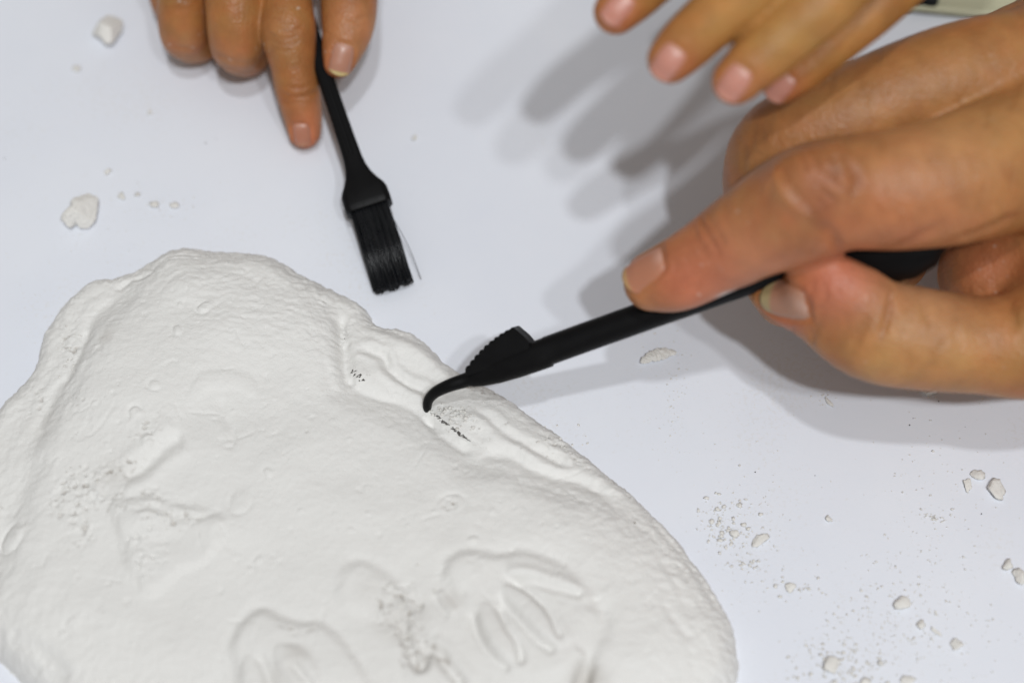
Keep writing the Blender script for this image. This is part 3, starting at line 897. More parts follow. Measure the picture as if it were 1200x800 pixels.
    def nail_bed(self, fr):
        c, t, s_, n, L, Wd = fr
        s, g = self.sub(c - 1.2 * max(L, Wd), c + 1.2 * max(L, Wd))
        dx, dy, dz = g[0] - c[0], g[1] - c[1], g[2] - c[2]
        a = (dx * t[0] + dy * t[1] + dz * t[2]) / (L / 2); b = (dx * s_[0] + dy * s_[1] + dz * s_[2]) / (Wd / 2); hh = dx * n[0] + dy * n[1] + dz * n[2]
        q = (np.abs(a) ** 3 + np.abs(b) ** 3) ** (1 / 3)
        up = sstep(-Wd * 0.55, -Wd * 0.25, hh)
        front = 1 - sstep(0.75, 1.05, a)
        self.D[s] += (up * (0.50 * np.exp(-((q - 1.0) / 0.10) ** 2) * front + 0.22 * (1 - sstep(0.85, 1.0, q)) - 0.16 * np.exp(-((q - 1.25) / 0.14) ** 2) * front)).astype(np.float32)
    def skin(self):
        D = self.D
        neg = D < 0
        nx, ny, nz = D.shape
        cnt = np.zeros((nx - 1, ny - 1, nz - 1), np.int8)
        for a in (0, 1):
            for b in (0, 1):
                for c in (0, 1):
                    cnt += neg[a:nx - 1 + a, b:ny - 1 + b, c:nz - 1 + c]
        act = (cnt > 0) & (cnt < 8)
        I = np.argwhere(act)
        vid = np.full(act.shape, -1, np.int32); vid[act] = np.arange(len(I))
        sm = np.zeros((len(I), 3)); num = np.zeros(len(I))
        corners = [(a, b, c) for a in (0, 1) for b in (0, 1) for c in (0, 1)]
        for p in corners:
            for k in range(3):
                if p[k] == 0:
                    q = list(p); q[k] = 1
                    d0 = D[I[:, 0] + p[0], I[:, 1] + p[1], I[:, 2] + p[2]]; d1 = D[I[:, 0] + q[0], I[:, 1] + q[1], I[:, 2] + q[2]]
                    x = (d0 < 0) != (d1 < 0)
                    t = np.where(x, d0 / np.where(x, d0 - d1, 1), 0)
                    pt = np.tile(np.array(p, float), (len(I), 1)); pt[:, k] = t
                    sm += pt * x[:, None]; num += x
        V = self.lo + (I + sm / num[:, None]) * self.h
        Q = []
        for k in range(3):
            u, v = (k + 1) % 3, (k + 2) % 3
            s0 = [slice(1, None if q == k else -1) for q in range(3)]
            s0 = [slice(0, -1) if q == k else slice(1, -1) for q in range(3)]
            s1 = [slice(1, None) if q == k else slice(1, -1) for q in range(3)]
            a, b = neg[tuple(s0)], neg[tuple(s1)]
            for flip in (False, True):
                E_ = np.argwhere((a & ~b) if not flip else (~a & b))
                if len(E_) == 0: continue
                base = E_ + np.array([0 if q == k else 1 for q in range(3)])
                du = np.eye(3, dtype=int)[u]; dv = np.eye(3, dtype=int)[v]
                ids = [vid[tuple((base - o_).T)] for o_ in (du + dv, dv, 0 * du, du)]
                f = np.stack(ids, 1)
                Q.append(f[:, ::-1] if flip else f)
        Q = np.vstack(Q)
        Q = Q[(Q >= 0).all(1)]
        for _ in range(2):
            V = V - np.clip(self.val(V), -0.4, 0.4)[:, None] * self.grad(V)
        return V, Q

def px_chain(rows):
    """rows (px, py, z, r) -> x, y, z, r"""
    return np.array([list(at(a, b, c)) + [d] for a, b, c, d in rows])

def nail_frame(fl, px, py, toward, L, Wd):
    """toward: a second place on the photograph (and height) the nail points at"""
    c = fl.hit(px, py)
    n = fl.grad(c, 1.5)[0]
    t = np.asarray(toward) - c
    t = nrm(t - (t @ n) * n)
    return (c, t, np.cross(n, t), n, L, Wd)

def nail_mesh(fl, fr, parent, edge=0.14, bed=(0.55, 0.27, 0.20), tip=(0.62, 0.48, 0.33)):
    c, t, s_, n, L, Wd = fr
    na, nb = 22, 18
    V, col = [], []
    for i in range(na):
        for j in range(nb):
            a, b = -1 + 2 * i / (na - 1), -1 + 2 * j / (nb - 1)
            # squarish oval
            w = (1 - abs(a) ** 3.2) ** (1 / 3.2) if a < 0.55 else (1 - 0.55 ** 3.2) ** (1 / 3.2) * (1 - 0.10 * ((a - 0.55) / 0.45) ** 2) 
            aa = a if a < 0.55 else a - 0.22 * (b * b) * (a - 0.55) / 0.45
            p = c + t * aa * L / 2 * 1.0 + s_ * b * max(w, 0.02) * Wd / 2
            q = p + n * 3.5
            # down on to the flesh along the nail's own normal
            lo_, hi_ = 0.0, Wd * 1.2
            ts = np.linspace(lo_, hi_, 50)
            vv = fl.val(q - n * ts[:, None])
            k = np.where(vv < 0)[0]
            d = ts[k[0]] if len(k) else 3.5 + 0.12 * Wd * (b * b + 0.6 * max(a - .6, 0))
            if len(k) and k[0] > 0:
                v0, v1 = vv[k[0] - 1], vv[k[0]]
                d = ts[k[0] - 1] + (ts[k[0]] - ts[k[0] - 1]) * v0 / (v0 - v1)
            flat = 3.5 + Wd * 0.5 * (1 - math.sqrt(max(1 - (0.80 * b * max(w, 0.02)) ** 2, 0.01))) * 0.75
            if a > 0.5:
                m = min(1.0, (a - 0.5) / 0.5)
                d = d * (1 - 0.75 * m) + (flat + 0.25 * a) * 0.75 * m if d > flat else d
            rim = max(abs(b) ** 8, (max(-a, 0)) ** 8)
            V.append(q - n * (d - 0.26 + 0.5 * rim))
            m = float(sstep(1 - 2 * edge - 0.06, 1 - 2 * edge + 0.04, aa + 0.12 * b * b * 0))
            lun = float(np.exp(-(((a + 0.95) / 0.35) ** 2 + (b / 0.6) ** 2))) * 0.5
            cc = np.array(bed) * (1 - m) + np.array(tip) * m
            cc = cc * (1 - lun) + np.array((0.66, 0.45, 0.38)) * lun
            col.append((*cc, 1))
    Fc = np.array([(i * nb + j, i * nb + j + 1, (i + 1) * nb + j + 1, (i + 1) * nb + j) for i in range(na - 1) for j in range(nb - 1)])
    V = np.array(V)
    # give the plate thickness
    V2 = V - n * 0.4
    N = len(V)
    rimv = [i * nb for i in range(na)] + [(na - 1) * nb + j for j in range(1, nb)] + [i * nb + nb - 1 for i in range(na - 2, -1, -1)] + list(range(nb - 2, 0, -1))
    wall = np.array([(rimv[k], rimv[(k + 1) % len(rimv)], N + rimv[(k + 1) % len(rimv)], N + rimv[k]) for k in range(len(rimv))])
    A = np.vstack([Fc, Fc[:, ::-1] + N, wall])
    # outward orientation
    f0 = Fc[len(Fc) // 2]; nn = np.cross(V[f0[1]] - V[f0[0]], V[f0[2]] - V[f0[0]])
    if nn @ n < 0: A = A[:, ::-1]
    return mesh_obj('nail', np.vstack([V, V2]), A, M_NAIL, parent, True, {'tint': np.array(col + col)}, c)

def tint_skin(V, base, spots, seed, dust=0.0, lines=()):
    """skin colour with redder, paler or darker patches: spots = (point, radius, colour, amount)"""
    col = np.tile(np.asarray(base, float), (len(V), 1))
    b = fbm(V[:, 0] / 14 + seed, V[:, 1] / 14, V[:, 2] / 14, 3)
    col *= (1 + 0.10 * b)[:, None]
    rd = fbm(V[:, 0] / 6 + seed + 9, V[:, 1] / 6, V[:, 2] / 6, 3)
    col *= 1 + rd[:, None] * np.array([0.08, -0.16, -0.20])
    for p, r, c, a in spots:
        d = np.linalg.norm(V - p, axis=1)
        w = (a * np.exp(-(d / r) ** 2))[:, None]
        col = col * (1 - w) + np.asarray(c) * w
    for P, dp, wd in lines:                      # darker pigment in the folds, deepened to paint in their shade
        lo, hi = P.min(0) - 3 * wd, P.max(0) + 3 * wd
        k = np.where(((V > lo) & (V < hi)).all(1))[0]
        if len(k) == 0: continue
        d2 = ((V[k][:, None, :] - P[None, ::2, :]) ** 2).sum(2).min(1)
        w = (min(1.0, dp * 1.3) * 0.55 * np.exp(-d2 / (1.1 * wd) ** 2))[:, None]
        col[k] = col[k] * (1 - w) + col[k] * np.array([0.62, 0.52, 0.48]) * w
    if dust:
        f = noise3(V[:, 0] / 0.75 + seed, V[:, 1] / 0.75, V[:, 2] / 0.75) + 0.35 * noise3(V[:, 0] / 9, V[:, 1] / 9, V[:, 2] / 9 + 4)
        w = (dust * sstep(0.46, 0.60, f))[:, None]
        col = col * (1 - w) + np.array([0.62, 0.58, 0.52]) * w
    return np.hstack([np.clip(col, 0, 1), np.ones((len(V), 1))])

def finish_hand(fl, name, label, base, spots, nails, seed, dust, nail_cols=None, loc=None):
    frames = []
    for nl in nails:
        fr = nail_frame(fl, *nl[:5]); frames.append(fr)
    for fr in frames: fl.nail_bed(fr)
    V, Q = fl.skin()
    sp = [(fl.hit(p[0], p[1]) if len(p) == 2 else np.asarray(p), r, c, a) for p, r, c, a in spots]
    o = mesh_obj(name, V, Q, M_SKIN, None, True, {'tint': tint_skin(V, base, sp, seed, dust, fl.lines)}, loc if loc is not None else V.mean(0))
    tag(o, label, 'hand')
    for k, fr in enumerate(frames):
        nail_mesh(fl, fr, o, *(nail_cols[k] if nail_cols else ()))
    return o

RED = (0.52, 0.16, 0.085); PINK = (0.60, 0.27, 0.17); TAN = (0.40, 0.20, 0.075); YEL = (0.58, 0.34, 0.12)

def large_hand():
    index = px_chain([(765, 330, 47, 6.4), (794, 322, 49.5, 7.8), (836, 299, 54, 8.7), (888, 268, 61, 10.2), (946, 239, 68, 12.0), (990, 226, 70, 11.8), (1060, 221, 71, 12.6), (1140, 205, 69, 14.0), (1235, 172, 64, 15.5)])
    middle = px_chain([(921, 347, 33, 7.0), (912, 318, 35, 8.4), (901, 262, 42, 9.0), (900, 205, 52, 10.0), (921, 168, 60, 10.6), (985, 142, 65, 10.8), (1060, 112, 68, 11.6), (1140, 92, 68, 13.0), (1240, 84, 64, 15.0)])
    ring = px_chain([(1050, 305, 18, 7.5), (1006, 268, 20, 8.6), (1002, 205, 34, 9.5), (1060, 150, 46, 10.5), (1150, 90, 54, 12.0), (1255, 50, 56, 14.0)])
    pinky = px_chain([(1120, 275, 10, 6.6), (1075, 240, 12, 7.5), (1080, 185, 22, 8.5), (1150, 120, 36, 9.5), (1270, 50, 44, 12.5)])
    thumb = px_chain([(900, 344, 43, 4.0), (926, 349, 43.5, 6.2), (966, 358, 44, 8.6), (1022, 385, 43, 11.2), (1085, 398, 42, 11.0), (1150, 404, 41, 10.6), (1215, 400, 42, 12.5), (1320, 352, 45, 19.0)])
    pts = np.vstack([index, middle, ring, pinky, thumb])
    wrist = at(1470, 215, 50)
    fl = Flesh(np.minimum(pts[:, :3].min(0), wrist) - 26, np.maximum(pts[:, :3].max(0), wrist + (110, 0, 0)) + 26, 0.72)
    # palm and forearm
    def bone(a, ra, b, rb): fl.tube([list(a) + [ra], list((a + b) / 2) + [(ra + rb) / 2 * 1.02], list(b) + [rb]], 14.0, 4, None, 12, 16)
    for ch, off in ((index, (0, -8, 2)), (middle, (0, 2, 4)), (ring, (0, 10, 0)), (pinky, (0, 16, -6))):
        bone(ch[-1, :3], ch[-1, 3], wrist + np.array(off), 18)
    bone(thumb[-1, :3], 17, wrist + np.array([0, -8, -4]), 17)
    bone(thumb[-1, :3] + (8, 12, 2), 14, index[-1, :3] + (14, -4, -6), 13)      # the web between thumb and palm
    fl.tube([list(wrist) + [25], list(wrist + (60, -4, 2)) + [26], list(wrist + (180, -10, 8)) + [32]], 14.0, 3, None, 12, 16)
    fl.tube(px_chain([(1158, 322, 38, 11), (1220, 300, 40, 15), (1330, 270, 46, 19), (1440, 235, 48, 20)]), 12.0, 5, None, 12, 14)
    fl.tube(pinky, 1.2, 6, 8); fl.tube(ring, 1.2, 6, 8); fl.tube(middle, 1.4, 6, 9, 16); fl.tube(thumb, 1.2, 6, 10, 22); fl.tube(index, 1.3, 6, 9, 16)
    fl.tube([list(at(950, 337, 51)) + [5.0], list(at(978, 335, 53)) + [6.2], list(at(1004, 346, 51)) + [6.6]], 5.0, 4)   # the thumb's pad
    fl.tube([list(at(940, 214, 77)) + [5.2], list(at(975, 206, 79)) + [5.0]], 6.0, 3)            # the bony knuckle
    # folds over the first finger's middle joint, at its end joint, across thumb and palm
    for c, dp, w in [([(916, 190), (923, 212), (938, 232), (958, 250)], 1.2, 1.2), ([(926, 184), (934, 206), (950, 226), (970, 244)], 1.1, 1.0), ([(938, 180), (944, 200), (960, 220), (982, 236)], .8, .8),
                     ([(951, 178), (958, 196), (974, 212), (992, 224)], .65, .8), ([(966, 178), (974, 194), (990, 206), (1006, 214)], .35, .7), ([(984, 178), (996, 194), (1004, 212), (1000, 228)], .5, 1.0), ([(950, 196), (962, 204), (978, 200)], .5, .8), ([(952, 208), (966, 214), (982, 208)], .4, .8),
                     ([(958, 262), (976, 276), (984, 296)], .7, 1.1), ([(820, 254), (830, 274), (846, 300)], .45, .7), ([(829, 250), (839, 270), (852, 290)], .28, .7), ([(812, 262), (820, 282), (832, 300)], .2, .7),
                     ([(890, 140), (884, 160), (880, 180)], .3, .7), ([(899, 134), (893, 152), (889, 172)], .3, .7), ([(908, 130), (903, 146), (899, 164)], .25, .7), ([(876, 172), (872, 190), (872, 205)], .3, .7),
                     ([(1043, 340), (1041, 366), (1032, 398)], .7, .7), ([(1020, 368), (1008, 392), (1000, 412)], .3, .8), ([(1078, 344), (1084, 366), (1088, 384)], .3, .7), ([(1062, 408), (1066, 424), (1060, 440)], .25, .7),
                     ([(1182, 350), (1188, 372), (1190, 392)], .3, .8), ([(952, 346), (950, 366), (956, 384)], .25, .7), ([(1112, 282), (1150, 270), (1196, 248)], .45, 1.3), ([(1030, 292), (1068, 280), (1106, 258)], .3, 1.2)]:
        fl.crease(c, dp, w)
    # fine lines
    r = np.random.RandomState(2)
    for k in range(80):
        x, y = r.uniform(840, 1195), 0
        y = r.uniform(60, 290) if k % 3 else r.uniform(340, 440)
        a = r.uniform(1.1, 2.1); L = r.uniform(8, 20)
        fl.crease([(x - L * math.cos(a), y - L * math.sin(a)), (x, y + r.uniform(-2, 2)), (x + L * math.cos(a), y + L * math.sin(a))], r.uniform(.10, .22), .6)
    spots = [((765, 345), 6, (0.56, 0.27, 0.10), .6), ((800, 332), 9, RED, .8), ((842, 325), 10, RED, .6), ((880, 300), 12, PINK, .3), ((960, 220), 7, PINK, .35), ((1080, 265), 14, RED, .4), ((1010, 280), 12, RED, .3),
             ((970, 330), 8, RED, .85), ((1000, 335), 7, (0.60, 0.22, 0.15), .6), ((1090, 350), 12, (0.62, 0.34, 0.2), .5), ((1040, 410), 10, YEL, .35), ((1140, 410), 14, YEL, .3), ((900, 180), 10, TAN, .4), ((1000, 120), 20, TAN, .4),
             ((1120, 90), 22, TAN, .4), ((920, 376), 5, RED, .6), ((860, 342), 1.6, (.85, .83, .8), .9), ((850, 344), 1.6, (.85, .83, .8), .8), ((1100, 180), 14, (0.52, 0.25, 0.12), .5), ((1160, 150), 16, YEL, .3), ((1150, 310), 10, RED, .45)]
    base = (0.375, 0.152, 0.047)
    finish_hand(fl, 'hand', 'large hand gripping the black pick tool, forefinger pressed along its handle', base, spots,
                [(752, 312, at(722, 345, 44), 11.0, 8.6), (917, 354, at(876, 334, 40), 12.5, 8.6)], 3, 0.4,
                [(0.10, (0.46, 0.19, 0.11), (0.50, 0.31, 0.14)), (0.20, (0.38, 0.19, 0.12), (0.36, 0.28, 0.14))])
    return thumb, index

def brush_hand():
    index = px_chain([(357, 155, 5.2, 4.3), (355, 138, 8, 5.0), (349, 106, 13.5, 5.85), (343, 74, 19, 5.95), (338, 38, 24, 7.2), (336, 0, 27, 6.7), (330, -50, 30, 7.4), (322, -110, 31, 8.8)])
    middle = px_chain([(305, 40, 6, 5.2), (292, 62, 7.5, 6.0), (279, 58, 15, 6.6), (278, 42, 21, 7.6), (275, 0, 28, 7.7), (268, -50, 32, 7.8), (268, -115, 33, 9.0)])
    ring = px_chain([(250, 25, 5.6, 5.0), (234, 48, 7, 5.7), (218, 44, 13, 6.2), (215, 28, 18, 6.7), (214, -15, 26, 6.8), (214, -60, 30, 7.2), (218, -118, 31, 8.5)])
    pinky = px_chain([(218, -5, 5, 4.2), (208, 12, 6.5, 4.8), (200, 4, 11, 5.2), (197, -14, 16, 5.6), (185, -60, 24, 6.0), (176, -122, 28, 7.6)])
    thumb = px_chain([(397, 74, 20.5, 4.0), (402, 56, 22, 5.4), (408, 30, 24, 6.8), (409, 0, 26, 7.5), (408, -40, 27, 7.8), (404, -90, 27, 8.4), (352, -170, 28, 11.5)])
    pts = np.vstack([index, middle, ring, pinky, thumb])
    wrist = at(278, -230, 32)
    fl = Flesh(np.minimum(pts[:, :3].min(0), wrist) - 20, np.maximum(pts[:, :3].max(0), wrist + (0, 90, 0)) + 20, 0.62)
    def bone(a, ra, b, rb): fl.tube([list(a) + [ra], list((a + b) / 2) + [(ra + rb) / 2], list(b) + [rb]], 9.0, 4, None, 12, 11)
    for ch, off in ((index, (5, 0, 1)), (middle, (1, 0, 2)), (ring, (-4, 0, 0)), (pinky, (-8, 0, -2))):
        bone(ch[-1, :3], ch[-1, 3], wrist + np.array(off), 11.5)
    bone(thumb[-1, :3], 11.5, wrist + np.array([5, 0, -3]), 11.5)
    bone(thumb[-3, :3] + (-6, 0, 2), 6, index[-1, :3] + (0, 4, -3), 8)
    fl.tube([list(wrist) + [16], list(wrist + (2, 40, 2)) + [16.5], list(wrist + (6, 120, 6)) + [20]], 9.0, 3, None, 12, 12)
    for ch in (pinky, ring, middle, thumb, index): fl.tube(ch, 1.0, 6, 6, 11)
    for c, dp, w in [([(312, 36), (325, 44), (340, 45), (356, 38)], .35, .6), ([(314, 44), (328, 52), (342, 52), (356, 46)], .35, .6), ([(318, 28), (332, 36), (348, 34), (358, 28)], .3, .6), ([(322, 22), (335, 28), (350, 24)], .25, .6),
                     ([(320, 54), (332, 60), (346, 58)], .22, .6), ([(328, 108), (342, 114), (362, 111), (374, 106)], .4, .6), ([(330, 116), (344, 121), (364, 117)], .25, .6), ([(332, 100), (348, 104), (366, 100)], .2, .6),
                     ([(252, 62), (272, 70), (300, 72)], .2, .7), ([(246, 74), (268, 80), (296, 84)], .2, .7), ([(200, 52), (214, 56), (230, 58)], .2, .6), ([(404, 20), (416, 24), (430, 18)], .3, .6), ([(402, 28), (414, 32), (426, 28)], .25, .6)]:
        fl.crease(c, dp, w)
    r = np.random.RandomState(4)
    for k in range(24):
        x, y = r.uniform(200, 430), r.uniform(2, 90)
        a = r.uniform(-.5, .5); L = r.uniform(5, 12)
        fl.crease([(x - L * math.cos(a), y - L * math.sin(a)), (x, y), (x + L * math.cos(a), y + L * math.sin(a))], r.uniform(.06, .13), .5)
    spots = [((357, 168), 5, RED, .8), ((360, 140), 6, RED, .45), ((395, 80), 6, RED, .5), ((420, 30), 8, PINK, .3), ((330, 45), 6, (0.36, 0.17, 0.07), .4), ((270, 75), 7, PINK, .25), ((215, 60), 6, PINK, .25), ((300, 88), 6, PINK, .3), ((310, 30), 5, TAN, .3)]
    finish_hand(fl, 'hand', 'small dusty hand pinching the brush handle, forefinger resting on the paper', (0.375, 0.156, 0.046), spots,
                [(353, 158, at(358, 186, 0), 6.4, 5.2), (401, 70, at(393, 100, 17), 8.6, 6.2)], 11, 0.8,
                [(0.08, (0.44, 0.18, 0.11), (0.46, 0.24, 0.14)), (0.12, (0.44, 0.21, 0.14), (0.54, 0.42, 0.19))])

def hover_hand():
    f1 = px_chain([(722, 14, 95, 4.6), (745, -8, 97, 5.4), (785, -45, 102, 5.8), (860, -105, 108, 6.4), (950, -190, 106, 8.0)])
    f2 = px_chain([(786, 70, 94, 4.7), (806, 50, 96, 5.5), (842, 16, 101, 5.9), (892, -30, 107, 6.6), (955, -90, 110, 6.8), (1040, -170, 106, 8.4)])
    f3 = px_chain([(862, 95, 94, 4.7), (884, 76, 96, 5.5), (920, 42, 100, 5.9), (970, -4, 105, 6.6), (1025, -60, 107, 6.8), (1100, -135, 103, 8.2)])
    f4 = px_chain([(916, 100, 84, 3.9), (936, 84, 86, 4.7), (972, 52, 90, 5.2), (1020, 10, 95, 5.8), (1072, -38, 97, 6.2), (1140, -100, 96, 7.6)])
    th = px_chain([(830, -150, 80, 5.0), (870, -180, 82, 6.6), (950, -230, 84, 7.4), (1060, -290, 86, 10.5)])
    pts = np.vstack([f1, f2, f3, f4, th])
    wrist = at(1230, -300, 84)
    fl = Flesh(np.minimum(pts[:, :3].min(0), wrist) - 18, np.maximum(pts[:, :3].max(0), wrist + (30, 40, 0)) + 18, 0.8)
    def bone(a, ra, b, rb): fl.tube([list(a) + [ra], list((a + b) / 2) + [(ra + rb) / 2], list(b) + [rb]], 9.0, 4, None, 12, 11)
    for ch, off in ((f1, (-5, 3, 1)), (f2, (-2, 1, 2)), (f3, (2, -1, 0)), (f4, (5, -3, -2)), (th, (-5, 4, -3))):
        bone(ch[-1, :3], ch[-1, 3], wrist + np.array(off), 11.0)
    fl.tube([list(wrist) + [15], list(wrist + (24, 34, -4)) + [16], list(wrist + (70, 100, -14)) + [20]], 9.0, 3, None, 12, 12)
    for ch in (f4, th, f3, f2, f1): fl.tube(ch, 1.0, 6, 6, 11)
    spots = [((722, 20), 6, RED, .6), ((785, 80), 6, RED, .6), ((862, 105), 6, RED, .6), ((916, 105), 5, RED, .6), ((960, 20), 12, YEL, .3), ((860, 10), 12, YEL, .3), ((1010, 30), 10, TAN, .3)]
    nc = (0.03, (0.56, 0.25, 0.19), (0.56, 0.30, 0.22))
    finish_hand(fl, 'hand', 'small open hand hovering with spread fingers above the large hand', (0.40, 0.176, 0.043), spots,
                [(724, 10, at(704, 40, 88), 7.2, 5.2), (782, 74, at(764, 102, 86), 7.5, 5.6), (860, 98, at(842, 124, 86), 7.5, 5.6), (914, 103, at(898, 124, 78), 6.5, 4.8)], 17, 0.0, [nc] * 4)

large_hand(); brush_hand(); hover_hand()

# ------------------------------------------------------------------ the pick tool
def frame_of(d, up):
    d = nrm(d); u = np.asarray(up, float); u = nrm(u - (u @ d) * d)
    return d, u, np.cross(d, u)

def loft(sections, cap=True):
    """sections: list of (k, 3) rings with equal k"""
    k = len(sections[0]); V = np.vstack(sections); Fc = []
    for i in range(len(sections) - 1):
        for j in range(k):
            Fc.append((i * k + j, i * k + (j + 1) % k, (i + 1) * k + (j + 1) % k, (i + 1) * k + j))
    if cap:
        Fc.append(tuple(range(k - 1, -1, -1))); Fc.append(tuple(range((len(sections) - 1) * k, len(sections) * k)))
    return V, Fc

def fix_normals(o):
    import bmesh
    bm = bmesh.new(); bm.from_mesh(o.data)
    bmesh.ops.recalc_face_normals(bm, faces=bm.faces)
    bm.to_mesh(o.data); bm.free()

def sharp(o, deg=38):
    import bmesh
    bm = bmesh.new(); bm.from_mesh(o.data)
    for e in bm.edges:
        if len(e.link_faces) == 2 and e.calc_face_angle(0) > math.radians(deg): e.smooth = False
    bm.to_mesh(o.data); bm.free()

def pick_tool():
    tip = on_slab(501, 481)
    P0 = at(549, 444, tip[2] + 8.5); P1 = at(790, 358.5, 38.5)
    d = nrm(P1 - P0)
    view = nrm(P0 - CAM)
    f = nrm(np.cross(view, d)); f = f if f @ UP > 0 else -f
    d, f, s = frame_of(d, f)
    root = thing('pick_tool', 'black plastic hooked pick tool with ridged thumb rest, digging into the slab', 'pick tool', (tip[0], tip[1], tip[2]))
    K = 28
    an = np.linspace(0, 2 * math.pi, K, endpoint=False)
    def ringp(x, up, down, side, shift=0.0, sq=2.0):
        c, n = np.cos(an), np.sin(an)
        cc = np.sign(c) * np.abs(c) ** (2 / sq); nn = np.sign(n) * np.abs(n) ** (2 / sq)
        y = np.where(nn > 0, nn * up, nn * down) + shift
        return P0 + d * x + f[None] * y[:, None] + s[None] * (cc * side)[:, None]
    sec = []
    L = 0.0
    while True:                       # the butt ends under the palm
        q = P0 + d * L - CAM
        if 600 + FPX * (q @ RT) / (q @ FW) > 1100: break
        L += 0.25
    for x, up, dn, sd, sq in [(-0.4, 1.3, 1.2, 1.5, 2.4), (0, 1.8, 1.7, 2.0, 2.6), (0.8, 2.0, 2.1, 2.3, 2.8), (3, 2.3, 2.7, 2.6, 2.8), (7, 2.7, 3.3, 2.9, 2.8), (12, 3.0, 3.6, 3.1, 2.6), (16, 3.1, 3.7, 3.2, 2.5), (19.8, 3.2, 3.7, 3.3, 2.4),
                              (20, 3.3, 3.3, 3.3, 2.2), (28, 3.35, 3.25, 3.35, 2.1), (45, 3.4, 3.2, 3.4, 2.1), (L - 32, 3.4, 3.4, 3.4, 2.1), (L - 23, 4.2, 4.6, 4.2, 2.2), (L - 20, 4.8, 7.6, 5.0, 2.2), (L - 15, 5.2, 10.8, 5.6, 2.2), (L - 9, 5.4, 11.6, 5.8, 2.3),
                              (L - 4, 5.2, 10.4, 5.4, 2.3), (L - 1, 4.6, 7.8, 4.6, 2.4), (L, 3.4, 5.5, 3.4, 2.4)]:
        sec.append(ringp(x, up, dn, sd, 0, sq))
    V, Fc = loft(sec)
    h = mesh_obj('handle', V, Fc, M_BLACK, root, True, None, P0); fix_normals(h); sharp(h, 50)
    V, Fc = loft([ringp(L - 0.6, 2.8, 4.6, 2.8, 0, 2.4), ringp(L + 0.5, 2.8, 4.6, 2.8, 0, 2.4), ringp(L + 0.9, 2.2, 4.0, 2.2, 0, 2.4)])
    e = mesh_obj('end_plug', V, Fc, M_GREY, h, True, None, P0 + d * L); fix_normals(e); sharp(e, 50)
    # ridged fin
    prof = []
    n = 10
    x0, x1 = 0.6, 15.2
    for k in range(n):
        for j in range(8):
            q = j / 8
            t = (k + q) / n
            x = x0 + (x1 - x0) * t
            y = 1.5 + 5.4 * t + 1.1 * 4 * t * (1 - t)
            prof.append((x, y + 0.85 * math.sqrt(max(0, 1 - (2 * q - 1) ** 2))))
    prof += [(x1 + 0.3, 6.6), (x1 + 1.3, 5.0), (x1 + 2.0, 3.2), (x1 + 1.4, 1.0), (x0, 0.6)]
    rows = []
    for off, ins in ((-2.75, .28), (-2.5, .0), (2.5, .0), (2.75, .28)):
        c = np.array([(x1 + x0) / 2, 2.5])
        r_ = []
        for x, y in prof:
            v = np.array([x, y]) - c; v = v * (1 - ins / (np.linalg.norm(v) + 1e-6))
            x_, y_ = v + c
            r_.append(P0 + d * x_ + f * y_ + s * off)
        rows.append(np.array(r_))
    V, Fc = loft(rows)
    o = mesh_obj('thumb_rest', V, Fc, M_BLACK, root, True, None, P0); fix_normals(o); sharp(o, 40)
    # hook: a tapering curved blade from the head down into the plaster
    pth = np.array([P0 + d * 2.5, P0 - d * 0.5, at(528, 451, P0[2] - 1.2), at(512, 458.5, tip[2] + 5.2), at(503.5, 466.5, tip[2] + 3.0), at(501, 475, tip[2] + 1.0), at(502.5, 483, tip[2] - 1.4)])
    C = catmull(pth, 40)
    T = np.gradient(C, axis=0)
    secs = []
    for k in range(40):
        t = k / 39
        dd, uu, ss = frame_of(T[k], s)
        wide = 1.7 * (1 - t) ** 0.6 + 0.75; thick = 1.15 * (1 - t) ** 0.9 + 0.72
        c, n_ = np.cos(an), np.sin(an)
        secs.append(C[k] + uu[None] * (np.sign(c) * np.abs(c) ** .8 * wide)[:, None] + ss[None] * (np.sign(n_) * np.abs(n_) ** .8 * thick)[:, None])
    V, Fc = loft(secs)
    o = mesh_obj('hook', V, Fc, M_BLACK, root, True, None, tip); fix_normals(o)
pick_tool()

